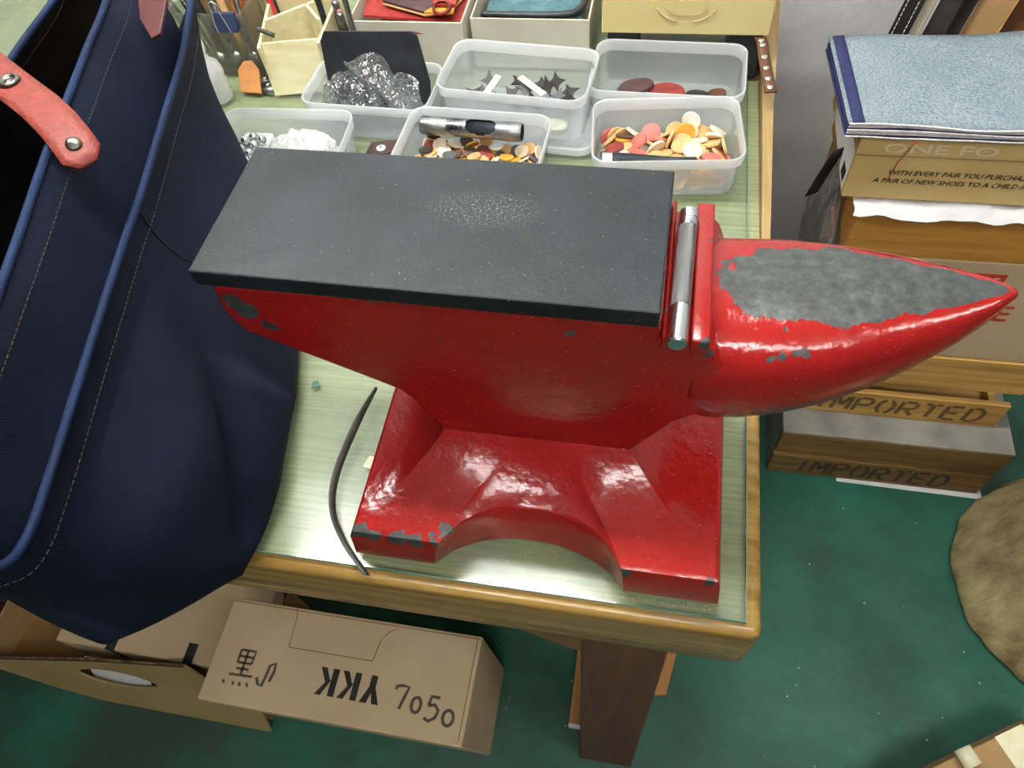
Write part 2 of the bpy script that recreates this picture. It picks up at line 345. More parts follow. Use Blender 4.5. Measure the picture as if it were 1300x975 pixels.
MAT['whiteprint'] = M_('white_print', '#D8C9A8', rough=.7)
MAT['stencil'] = M_('dark_stencil_ink', '#5A4524', '#6B5430', rough=.8, nscale=80)
MAT['stencilold'] = M_('faded_stencil_ink', '#33281A', '#43341F', rough=.8, nscale=80)
MAT['redink'] = M_('red_print', '#B5301E', rough=.7)
MAT['whitepaper'] = M_('white_tissue', '#CFCFCF', '#DADADA', rough=.8, nscale=20, bump=.3, bscale=50)
MAT['canvas'] = weave('navy_canvas', '#091020', '#0E172B', rough=.72, scale=700, bump=.5)
MAT['canvasedge'] = weave('navy_canvas_binding', '#111E38', '#182C4E', rough=.55, scale=600, bump=.4)
MAT['lining'] = M_('black_lining', '#15120F', '#262019', rough=.6, nscale=10, bump=.3, bscale=30)
MAT['thread'] = M_('brown_thread', '#3A2F26', rough=.8)
MAT['redleather'] = M_('red_leather', '#6C2116', '#7C2B1D', rough=.6, nscale=150, bump=.4, bscale=300)
MAT['darkred'] = M_('dark_red_leather', '#3C0D0A', '#4A120E', rough=.5, nscale=50, bump=.3)
MAT['brass'] = M_('antique_metal', '#5A5650', '#7A766E', rough=.3, metal=1, nscale=60)
MAT['black'] = M_('black_leather', '#15161A', '#23252A', rough=.45, nscale=40, bump=.25)
MAT['strap'] = M_('grey_leather_strip', '#35352F', '#4A4A42', rough=.55, nscale=60, bump=.2)
MAT['denim'] = weave('pale_denim', '#8F9A9E', '#A7B0B2', rough=.9, scale=420, bump=.5, flecks='#5F7480')
MAT['indigo'] = M_('indigo_denim', '#1B1F48', '#242A58', rough=.85, nscale=200, bump=.3, bscale=400)
MAT['rawedge'] = M_('frayed_white_edge', '#D6D0CE', '#F0ECEA', rough=.95, nscale=220, bump=.6, bscale=400)
MAT['stump'] = None
def _stump():
    g = newmat('rough_bark'); tc = g.new('ShaderNodeTexCoord'); P = tc.outputs['Object']
    mp = g.new('ShaderNodeMapping'); mp.inputs['Scale'].default_value = (1, 1, .45); g.L(P, mp.inputs[0])
    f = g.noise(mp.outputs[0], 26, 6, .6); c = g.ramp(f, [(.3, '#7A6344'), (.5, '#A69567'), (.7, '#BFAF82')])
    g.L(c, g.B.inputs['Base Color']); g.B.inputs['Roughness'].default_value = .85; g.L(g.bump(f, .7, .012), g.B.inputs['Normal']); return g.m
MAT['stump'] = _stump()
for k, (a, b) in dict(tan=('#C79A62', '#D8AE78'), pale=('#E3D0AE', '#EBDCC0'), ochre=('#C98F2E', '#DDA53E'), brown=('#4A2E20', '#5E3C2A'), blackd=('#24211F', '#34302C'), pink=('#B2584E', '#C26C60'), maroon=('#70241E', '#842E26'), white=('#EFECE4', '#F6F4EE'), grey=('#4A4C4C', '#5C5E5E'), blue=('#1B4A78', '#2A6596'), clipblue=('#16213C', '#223052'), teal=('#35595E', '#4A7278'), orange=('#C4642A', '#D8782F'), yellow=('#D9AE3C', '#E6C055'), tagt=('#9E642A', '#AE7434'), choc=('#3A2626', '#4C3232'), redl=('#8A241E', '#9C302A'), cream=('#E4E0B8', '#EEEAC8'), greenscrap=('#2E5A4A', '#3C6E5A'), rust=('#4E2F1C', '#623E24')).items():
    MAT[k] = M_('leather_' + k, a, b, rough=.6, nscale=60, bump=.2)
MAT['whiteplastic'] = M_('white_plastic', '#E6E8E8', rough=.3)
MAT['redplastic'] = M_('red_plastic', '#C23A3A', rough=.3)
# ---------------------------------------------------------------- lettering helpers
def text_mb(s, width, M, offset=0, shear=0, h=.0003, height=None):
    cu = bpy.data.curves.new('t', 'FONT'); cu.body = s; cu.size = 1; cu.offset = offset; cu.shear = shear; cu.resolution_u = 2
    o = bpy.data.objects.new('t', cu); COL.objects.link(o); bpy.context.view_layer.update()
    me = bpy.data.meshes.new_from_object(o.evaluated_get(bpy.context.evaluated_depsgraph_get()))
    xs = [v.co.x for v in me.vertices]; ys = [v.co.y for v in me.vertices]
    k = width / (max(xs) - min(xs)); ky = k if height is None else height / (max(ys) - min(ys)); x0, y0 = min(xs), min(ys); mb = MB()
    mb.add([M @ Vector(((v.co.x - x0) * k, (v.co.y - y0) * ky, h)) for v in me.vertices], [tuple(p.vertices) for p in me.polygons])
    bpy.data.objects.remove(o); bpy.data.curves.remove(cu); bpy.data.meshes.remove(me); return mb
def strokes(lines, wd, M, h=.0005, mb=None):
    mb = mb or MB()
    for l in lines:
        pts = [Vector((p[0], p[1], 0)) for p in l]
        rows = []
        for i, p in enumerate(pts):
            d = (pts[min(i+1, len(pts)-1)] - pts[max(i-1, 0)]).normalized(); n = Vector((-d.y, d.x, 0)) * wd / 2
            rows.append([M @ (p - n + Vector((0, 0, h))), M @ (p + n + Vector((0, 0, h)))])
        vs = [q for r in rows for q in r]; mb.add(vs, [(2*i, 2*i+2, 2*i+3, 2*i+1) for i in range(len(rows) - 1)])
    return mb
def arc(cx, cy, rx, ry, a0, a1, n=12): return [(cx + rx * math.cos(math.radians(a0 + (a1-a0)*i/n)), cy + ry * math.sin(math.radians(a0 + (a1-a0)*i/n))) for i in range(n + 1)]
def frame(o, xd, yd):   # matrix: local x -> xd, y -> yd, z -> xd x yd at point o
    x = Vector(xd).normalized(); y = Vector(yd).normalized(); z = x.cross(y).normalized()
    return Matrix(((x.x, y.x, z.x, o[0]), (x.y, y.y, z.y, o[1]), (x.z, y.z, z.z, o[2]), (0, 0, 0, 1)))
def wavy(x0, x1, y0, y1, z, amp, n=24, m=12, sc_=9, seed=0):
    return [[(x0 + (x1-x0)*j/(n-1), y0 + (y1-y0)*i/(m-1), z + amp * noise.noise(Vector(((x0 + (x1-x0)*j/(n-1))*sc_ + seed, (y0 + (y1-y0)*i/(m-1))*sc_, seed)))) for j in range(n)] for i in range(m)]

# ---------------------------------------------------------------- the room
struct(MB().box(-2.2, 2.4, -2.2, .85, -.05, 0).build('floor', MAT['floor']))
struct(MB().box(-2.2, 2.4, .85, .95, 0, 2.5).build('wall_back', MAT['wall']))
struct(MB().box(-2.2, 2.4, -2.2, .95, 2.5, 2.55).build('ceiling', MAT['ceiling']))
for nm, x, y, z, l, em, lab in LAMPS:
    t = thing(nm, lab, 'light', (x, y, z))
    MB().rbox(x - l/2, x + l/2, y - .07, y + .07, z, z + .05, .008).build('housing', MAT['whiteplastic'], t)
    if z < 2.3:
        for s in (-.45, .45): MB().tube([(x + s, y, z + .05), (x + s, y, 2.5)], .004).build('hanger', MAT['steel'], t)
    me_ = newmat('lit_tube'); me_.B.inputs['Emission Color'].default_value = (1, .985, .95, 1); me_.B.inputs['Emission Strength'].default_value = em
    for s in (-.035, .035): MB().tube([(x - l/2 + .025, y + s, z - .022), (x + l/2 - .025, y + s, z - .022)], .014, 12).build('tube', me_.m, t)
    for s in (-1, 1): MB().rbox(x + s*(l/2 - .012) - .012, x + s*(l/2 - .012) + .012, y - .06, y + .06, z - .042, z, .003).build('end_holder', MAT['whiteplastic'], t)

# ---------------------------------------------------------------- workbench
T = .70
bench = thing('workbench', 'wooden workbench with a thick varnished front edge and dark legs', 'workbench', (-.4, .3, 0))
MB().rbox(-1.15, .2475, -.158, .80, .606, .6935, .009, seg=3).build('bench_top', MAT['benchwood'], bench, smooth=True, auto=.6)
for lx, yt, yb in ((.107, -.150, -.186), (-1.02, -.150, -.186)):
    MB().loft([[(lx, yb, 0), (lx + .079, yb, 0), (lx + .079, yb + .075, 0), (lx, yb + .075, 0)], [(lx + .001, yt, .606), (lx + .08, yt, .606), (lx + .08, yt + .075, .606), (lx + .001, yt + .075, .606)]]).build('leg', MAT['legwood'], bench, bevel=.003)
for lx in (.107, -1.02):
    MB().box(lx, lx + .079, .68, .755, 0, .606).build('leg', MAT['legwood'], bench, bevel=.003)
sb = MB(); sb.loft([[(.2475, .06, .64), (.252, .06, .64), (.252, .06, .694), (.2475, .06, .694)], [(.2475, .45, .63), (.2600, .45, .63), (.2600, .45, .715), (.2475, .45, .715)], [(.2475, .80, .63), (.276, .80, .63), (.276, .80, .745), (.2475, .80, .745)]])
sb.build('side_board', MAT['benchside'], bench)
tag(MB().box(-1.10, .2335, -.1470, .79, .6937, .695).box(.2335, .2470, .16, .79, .6937, .695).build('bench_cover', MAT['mat']), 'pale green streaked cover lying flat on the workbench under glass', 'cover')
gl = thing('glass_sheet', 'sheet of clear glass with green edges laid over the bench', 'glass', (-.43, .3, .695))
MB().box(-1.10, .2335, -.1475, .79, .6951, .70).build('pane', MAT['glass'], gl)
e = MB(); e.box(-1.10, .2342, -.1482, -.1475, .6951, .6998).box(.2335, .2342, -.1475, .79, .6951, .6998); e.build('glass_edge', MAT['glassedge'], gl)

# ---------------------------------------------------------------- anvil
an = thing('anvil', 'red painted anvil with a black steel face plate and chipped horn', 'anvil', (0, 0, T))
def base_loop(z, xl, xr, yh, il, ir, ym):
    fr = [(xl, -yh), (xl + (il - xl)*.5, -yh), (il, -yh)]
    for k in range(1, 12):
        u = -1 + 2*k/12; fr.append((il + (ir - il)*k/12, -(yh - (yh - ym) * (1 - u*u) ** .72)))
    fr += [(ir, -yh), (ir + (xr - ir)*.5, -yh), (xr, -yh)]
    rt = [(xr, -yh + 2*yh*k/6) for k in range(1, 6)]
    bk = [(x, -y) for x, y in fr[::-1]]; lf = [(xl, yh - 2*yh*k/6) for k in range(1, 6)]
    return [(x, y, T + z) for x, y in fr + rt + bk + lf]
LV = [(0, -.0775, .2115, .1365, -.0105, .1400, .1065), (.003, -.0785, .2125, .1385, -.0115, .1405, .1075), (.040, -.0735, .2085, .1380, -.0040, .1385, .1010), (.0455, -.0715, .2065, .1360, -.001, .1375, .0985),
      (.0475, -.0690, .2040, .1320, .002, .135, .0960), (.0495, -.0600, .1945, .1190, .0080, .1290, .0900), (.0535, -.0460, .1780, .1020, .0170, .1180, .0830), (.0600, -.0310, .1600, .0830, .0260, .1050, .0740), (.0690, -.0185, .1455, .0665, .0360, .0950, .0630),
      (.0780, -.0105, .1365, .0572, .0400, .09, .0568), (.0810, -.0095, .1350, .0535, .0400, .09, .0535), (.1000, -.0045, .1300, .0500, .04, .09, .0500), (.1350, -.0030, .1290, .0500, .04, .09, .0500)]
b = MB(); b.loft([base_loop(*l) for l in LV]); bo = b.build('base', MAT['red'], an, smooth=True, auto=.38)
# upper body: heel, block and step, a profile extruded through the width
prof = [(-.1366, .2365), (-.1400, .215), (-.1390, .201), (-.1340, .1885), (-.1280, .1845), (-.0500, .1390), (-.0361, .1306), (-.0280, .1200), (-.0095, .0765), (.1354, .0765), (.1620, .1230), (.1700, .1320), (.1840, .1440), (.1870, .1600), (.1850, .1950), (.1790, .2100), (.1730, .2165), (.1460, .2185), (.1455, .2365)]
def ringp(y, inset):
    c = Vector((.02, .17)); out = []
    n = len(prof)
    for i, p in enumerate(prof):
        a = Vector(prof[i-1]); q = Vector(p); d = Vector(prof[(i+1) % n]); n1 = (q - a).normalized(); n2 = (d - q).normalized()
        nn = Vector((n1.y + n2.y, -(n1.x + n2.x))); nn = nn.normalized() if nn.length > 1e-6 else Vector((0, 0))
        out.append((q.x - (-nn.x) * inset, y, T + q.y + nn.y * inset))
    return out
b = MB(); b.loft([ringp(-.0555, -.0035), ringp(-.0545, -.0012), ringp(-.0525, 0), ringp(.0525, 0), ringp(.0545, -.0012), ringp(.0555, -.0035)])
b.build('body', MAT['red'], an)
# horn
HS = [(.168, .2160, .100, .0560), (.176, .2150, .097, .0572), (.184, .2145, .096, .0582), (.205, .2150, .101, .0585), (.230, .2170, .110, .0560), (.255, .2190, .122, .0505), (.280, .2205, .138, .0420), (.302, .2215, .157, .0325), (.320, .2225, .176, .0230), (.334, .2235, .194, .0140), (.343, .2235, .207, .0065), (.3475, .2220, .215, .0022)]
def horn_loop(x, zt, zb, hw):
    zc = zb + (zt - zb) * .60; out = []
    for k in range(40):
        a = 2*PI*k/40; ca, sa = math.cos(a), math.sin(a)
        if sa >= 0: px = hw * math.copysign(abs(ca) ** .62, ca); pz = zc + (zt - zc) * abs(sa) ** .80
        else: px = hw * math.copysign(abs(ca) ** .92, ca); pz = zc - (zc - zb) * abs(sa) ** 1.0
        out.append((x, px, T + pz))
    return out
HS2 = []
for i in range(len(HS) - 1):
    for u in (0, .5): HS2.append(tuple(HS[i][q] * (1-u) + HS[i+1][q] * u for q in range(4)))
HS2.append(HS[-1])
b = MB(); b.loft([horn_loop(*s) for s in HS2], smooth=True); b.build('horn', MAT['redhorn'], an, smooth=True)
# rails that hold the setting tool
for x0, x1, zt in ((.1462, .1500, .2250), (.1632, .1745, .2240)):
    MB().rbox(x0, x1, -.0575, .0575, T + .212, T + zt, .0019, seg=3).build('rail', MAT['red'], an, smooth=True)
RY = Matrix.Rotation(-.0124, 4, 'Z')
fp = MB(); fp.rbox(-.145, .145, -.0584, .0584, T + .2365, T + .25, .0014, M=RY); fp.build('face_plate', MAT['plate'], an)
# setting tool resting between the rails
st = thing('rivet_setter', 'chrome rivet setter with knurled grip resting beside the face plate', 'tool', (.1565, -.0095, T + .2215))
def Mset(): return frame((.1552, -.0640, T + .2277), (1, 0, 0), (0, 0, 1)) @ Matrix.Rotation(0, 4, 'X')
ax = Vector((.1576 - .1552, .1075, .0)).normalized(); q = Vector((0, 0, 1)).rotation_difference(ax).to_matrix().to_4x4(); MS = Matrix.Translation((.1552, -.0640, T + .2277)) @ q
MB().lathe([(.0050, 0), (.0060, .0012), (.0060, .026), (.0057, .0272)], 28, MS).build('striking_end', MAT['chrome'], st, auto=.6)
MB().lathe([(.0057, .0272), (.0060, .0280), (.0060, .0920), (.0057, .0928)], 28, MS).build('knurled_grip', MAT['knurl'], st, auto=.6)
MB().lathe([(.0057, .0928), (.0060, .0935), (.0060, .0980), (.0056, .0985), (.0056, .1000), (.0060, .1005), (.0060, .1065), (.0048, .1075), (.0030, .1075), (.0025, .1055)], 28, MS).build('cup_end', MAT['chrome'], st, auto=.6)

# ---------------------------------------------------------------- tote bag
tb = thing('tote_bag', 'navy canvas tote bag with red leather straps slumped on the bench', 'bag', (-.3, .03, T))
KB = [(.7005, [(-.256,-.236),(-.168,-.172),(-.170,-.09),(-.186,0),(-.212,.08),(-.247,.17),(-.31,.225),(-.38,.24),(-.46,.20),(-.47,.05),(-.43,-.10),(-.365,-.205)]),
      (.715, [(-.254,-.240),(-.160,-.174),(-.162,-.09),(-.179,0),(-.206,.08),(-.243,.175),(-.305,.235),(-.38,.25),(-.47,.21),(-.48,.05),(-.44,-.11),(-.368,-.212)]),
      (.80, [(-.250,-.234),(-.190,-.200),(-.180,-.13),(-.205,-.01),(-.234,.08),(-.278,.2),(-.328,.275),(-.40,.31),(-.47,.25),(-.47,.1),(-.44,-.05),(-.37,-.19)]),
      (.90, [(-.245,-.238),(-.224,-.212),(-.228,-.165),(-.262,-.02),(-.282,.06),(-.318,.2),(-.345,.30),(-.42,.37),(-.45,.29),(-.44,.2),(-.42,.05),(-.36,-.15)]),
      (.955, [(-.252,-.240),(-.230,-.205),(-.238,-.15),(-.267,-.0486),(-.2915,.03),(-.325,.15),(-.352,.245),(-.41,.36),(-.425,.31),(-.402,.24),(-.386,.115),(-.33,-.14)])]
NB = 96
def bagloop(z, off=0, wr=True):
    ks = [k[0] for k in KB]
    # catmull in z
    i = max(k for k in range(len(ks) - 1) if ks[k] <= z + 1e-9) if z > ks[0] else 0; u = (z - ks[i]) / (ks[i+1] - ks[i])
    u = u*u*(3 - 2*u) * .35 + u * .65
    P = [Vector((a[0]*(1-u) + c[0]*u, a[1]*(1-u) + c[1]*u, z)) for a, c in zip(KB[i][1], KB[i+1][1])]
    L = catmull(P, NB); out = []; sh_ = max(0, min(1, (.81 - z) / .06)) * .75
    if sh_ > 0: L = [a_.lerp(P[(j * 12) // NB].lerp(P[((j * 12) // NB + 1) % 12], (j * 12 / NB) % 1), sh_) for j, a_ in enumerate(L)]
    for j, p in enumerate(L):
        d = (L[(j+1) % NB] - L[j-1]); n = Vector((d.y, -d.x, 0)).normalized()
        wv = .0035 * noise.noise(Vector((p.x*7, p.y*7, z*9))) * (1 if wr else 0) * min(1, (.96 - z) * 12)
        if p.x > -.33: wv -= .017 * math.exp(-((p.y - (-.03 + (z - .80) * 1.6)) / .034) ** 2) * max(0, min(1, (.87 - z) / .05)) * min(1, (z - .69) / .05)
        out.append(p + n * (off + wv))
    return out
zs = [.7005, .703, .708, .716, .73, .75, .77, .79, .81, .83, .85, .87, .89, .91, .93, .955]
b = MB(); b.loft([bagloop(z) for z in zs] + [bagloop(z, -.0025) for z in zs[::-1][:-3]], True, True, True); b.build('bag_body', MAT['canvas'], tb, smooth=True)
b = MB(); b.loft([bagloop(z, -.0032) for z in zs[2:]], True, False, True); b.build('lining', MAT['lining'], tb, smooth=True)
rl = bagloop(.955, -.001); rt = rl + rl[:2]
b = MB(); b.tube(rt, .0031, 8); b.build('rim_binding', MAT['canvasedge'], tb)
def dashes(pts, ln=.0032, gap=.0018, r=.00045):
    mb = MB(); pts = [Vector(p) for p in pts]; acc = [0]
    for i in range(1, len(pts)): acc.append(acc[-1] + (pts[i] - pts[i-1]).length)
    def at(s):
        for i in range(1, len(pts)):
            if acc[i] >= s: return pts[i-1].lerp(pts[i], (s - acc[i-1]) / max(1e-9, acc[i] - acc[i-1]))
        return pts[-1]
    s = 0
    while s + ln < acc[-1]:
        mb.tube([at(s), at(s + ln)], r, 4, False); s += ln + gap
    return mb
o = dashes([p for p in bagloop(.937, .0004)[4:60]]).build('stitching', MAT['thread'], tb); o['kind'] = 'stuff'
o = dashes([p for p in bagloop(.937, -.0038)[56:92]]).build('stitching', MAT['thread'], tb); o['kind'] = 'stuff'
# the outer pocket with its own bound rim
CR = [(-.36,.372,.895), (-.3375,.3288,.900), (-.3046,.2331,.901), (-.2840,.150,.9005), (-.2626,.0636,.900), (-.249,0,.900), (-.2265,-.100,.899), (-.2080,-.18,.898), (-.2020,-.222,.896), (-.2140,-.238,.893), (-.247,-.246,.89), (-.31,-.210,.89)]
NP = 70
C0 = catmull([Vector(c) for c in CR], NP, False)
def along(loop, p):     # the point of a body loop nearest to p
    return min(loop, key=lambda q: (q.x - p.x)**2 + (q.y - p.y)**2)
rows = []
for z in (.900, .893, .88, .86, .84, .82, .80, .78, .76, .74, .72, .71, .7035):
    u = (.900 - z) / (.900 - .7035)
    lo = bagloop(z, .0045 if z > .705 else .002)
    dn = [lo[int(round(t)) % NB] for t in [56 - (56 + 10) * k / (NP - 1) for k in range(NP)]]
    w_ = min(1, u * 2.2); w_ = w_*w_*(3 - 2*w_)
    rows.append([(C0[k] + Vector((0, 0, z - .9))).lerp(dn[k], w_) for k in range(NP)])
b = MB(); b.sheet(rows, .0022); pk = b.build('outer_pocket', MAT['canvas'], tb, smooth=True)
ks_ = min(range(NP), key=lambda k: abs(C0[k].y - .045)); MB().tube([r_[ks_] + Vector((.0006, 0, 0)) for r_ in rows], .0006, 5).build('seam', MAT['lining'], pk)
b = MB(); b.tube(C0, .0031, 8); b.build('pocket_binding', MAT['canvasedge'], pk)
o = dashes([p + Vector((.0022, -.0006, 0)) for p in rows[2]]).build('stitching', MAT['thread'], pk); o['kind'] = 'stuff'
# red leather closing strap over the rim
def strapmb(P, wd, th, side, tip=True):
    rows = []
    for i, p in enumerate(P):
        p = Vector(p); k = 1.0
        if tip and i == len(P) - 1: k = .45
        rows.append([p - Vector(side) * wd/2*k, p - Vector(side) * wd/4*k, p, p + Vector(side) * wd/4*k, p + Vector(side) * wd/2*k])
    return MB().sheet(rows, th)
SP = [(-.50,.196,.945), (-.45,.162,.956), (-.4117,.136,.9615), (-.360,.1025,.9625), (-.315,.0745,.9625), (-.292,.058,.9620), (-.279,.0475,.9585), (-.268,.038,.9530), (-.262,.033,.9490)]
s1 = strapmb(SP, .0295, .0028, (.575, .818, 0)).build('strap', MAT['redleather'], tb)
def rivet(p, n, r, hole, par, name):
    q = Vector((0, 0, 1)).rotation_difference(Vector(n).normalized()).to_matrix().to_4x4(); M = Matrix.Translation(p) @ q
    if hole: MB().lathe([(r, -.001), (r, .0006), (r*.92, .0018), (r*.72, .0022), (r*.55, .0016), (r*.46, .0004), (r*.40, .0006), (r*.2, .0013), (0.0001, .0015)], 28, M, True, False).build(name, MAT['brass'], par)
    else: MB().lathe([(r, -.001), (r, .0006), (r*.9, .0016), (r*.6, .0023), (r*.3, .0026), (.0001, .0027)], 24, M, True, False).build(name, MAT['brass'], par)
rivet((-.357, .1010, .9662), (0, 0, 1), .0085, True, s1, 'eyelet'); rivet((-.2735, .0425, .9590), (.42, -.32, .85), .0056, False, s1, 'rivet')
tbm = MB(); tbm.prism([(-.008, 0), (.002, -.004), (.017, .026), (.022, .062), (-.016, .062), (-.018, .030)], .003, frame((-.3035, .2200, .932), (.52, .45, .30), (-.36, .86, .32)))
tbm.build('handle_tab', MAT['darkred'], tb, bevel=.0008)
SIM1 = '114,-249,20,986,3,-4,168;97,299,20,992,2,-11,124;327,-311,22,11,-742,670,13;-288,-324,35,990,101,-11,94;270,373,98,367,-529,665,379;555,-285,20,872,3,-3,490;592,-69,21,996,7,-21,91;-11,322,49,926,-36,-181,329;479,108,38,871,4,118,477;468,-115,55,967,12,14,-253;260,-93,43,963,-26,-149,224;-480,-324,47,166,429,887,-33;-304,322,21,687,21,-8,-727;159,-252,59,999,32,-3,-36;474,322,44,116,713,684,99;-175,-323,68,292,-10,-953,75;-451,-75,35,994,75,-72,-43;-595,220,42,989,-79,-120,24;683,-179,126,706,31,-706,-31;594,-15,73,955,-76,115,264;-620,-137,101,435,-178,530,-705;-50,-349,92,460,614,-633,104;-623,11,84,812,142,384,417;164,48,70,977,9,-26,-211;300,209,42,990,-80,118,24;187,352,130,874,413,-200,163;137,-44,101,998,26,-33,-40;-194,51,58,995,15,19,-98;401,-322,57,3,849,-528,-18;60,-31,42,85,-301,-943,115;-436,86,75,43,669,-738,85;138,-358,96,284,-111,852,426;592,-333,98,49,0,-237,-970;592,289,21,8,609,793,15;314,-307,95,995,18,-27,97;-422,-125,72,992,100,-13,-82;395,-107,98,11,-997,47,55;537,-302,122,962,-265,-47,-44;35,109,73,260,928,179,196;-603,371,107,751,616,221,93;-89,326,113,980,116,131,-93;-173,217,75,784,-65,157,597;-207,-113,78,976,104,27,-187;306,88,102,973,-10,58,224;443,326,132,295,462,746,378;283,-295,182,310,-559,-769,0;-334,-190,97,100,-990,101,-11;137,358,178,437,323,326,-774;-531,371,119,479,599,-264,585;-150,-280,143,925,-311,135,174;-156,-234,158,304,782,-529,127;425,-413,179,512,512,488,-488;-604,196,114,936,-247,-217,129;54,-325,173,731,555,29,-396;5,-209,84,58,-992,28,-107;600,328,97,804,-33,262,533;-179,-413,220,663,663,-245,245;388,53,132,95,3,-994,45;-451,244,166,660,-226,-172,-696;-501,-207,93,959,63,-220,169;443,-146,134,861,-14,162,-482;-424,-321,138,735,-40,-227,638;-269,331,96,296,-166,-168,-925;271,195,129,711,-221,186,641;-545,34,223,148,913,374,75;604,327,146,945,-128,273,123;-459,367,107,704,435,489,-277;382,-63,197,17,352,936,9;-374,-105,153,466,-42,108,877;344,-295,188,296,-304,-901,-93;339,-54,241,313,34,-46,948;-424,245,106,162,868,466,-58;582,130,79,989,-113,83,49;185,-13,140,985,30,-30,-169;396,306,175,874,292,-369,119;67,200,126,969,-47,-240,40;-386,213,84,144,729,662,-95;-4,-102,126,926,-14,-169,-337;-523,51,118,997,-65,-8,-33;213,-240,123,965,-32,-113,234;185,13,176,989,20,-37,139;545,-142,139,959,30,160,-232;470,117,146,981,-143,118,-59;-281,128,235,267,-615,715,-198;-154,-104,161,51,-503,846,-171;-265,86,127,986,167,29,-3;181,-209,158,988,51,-113,-95;-38,-15,138,940,-49,-194,-278;-165,159,173,834,-239,333,369;-73,81,173,800,-531,-277,-7;378,152,211,961,-271,-55,4;511,73,231,192,396,887,-139;54,-187,184,861,69,27,-503;301,375,302,665,-588,437,144;-576,-310,83,249,543,737,315;652,22,215,638,-390,422,-513;-274,-41,174,941,-105,43,318;-616,219,167,885,-171,-404,-154;-52,178,189,864,-432,-92,-243;-86,16,231,326,32,-599,-731;594,-20,173,902,-182,317,-230;-453,63,201,975,-97,-126,-155;561,-276,185,991,-83,53,95;555,177,234,868,-465,49,-165;186,21,210,998,26,-33,-51;600,185,118,939,-172,235,183;-13,-66,217,984,-171,-58,8;139,-207,218,992,83,74,63;-422,266,197,954,-294,55,38;555,-221,213,962,-109,64,241;62,114,250,638,217,735,-76;-573,-151,188,213,286,-930,-91;171,-20,274,891,23,-71,449;-620,-324,83,144,-366,-165,905;-124,-178,242,966,-6,-232,116;243,264,230,167,137,549,-807;-135,332,191,220,-967,-68,-111;-431,-148,222,114,-989,91,33;-444,13,179,76,939,-306,140;280,297,208,750,542,196,-323;308,-305,247,920,114,288,-238;604,329,195,346,-295,-80,-887;28,250,202,3,191,-415,-890;290,-115,289,754,79,173,-629;192,102,249,29,178,983,30;-297,-77,247,209,947,-213,-118;493,-198,253,44,647,754,-103;-320,332,184,308,21,-923,230'
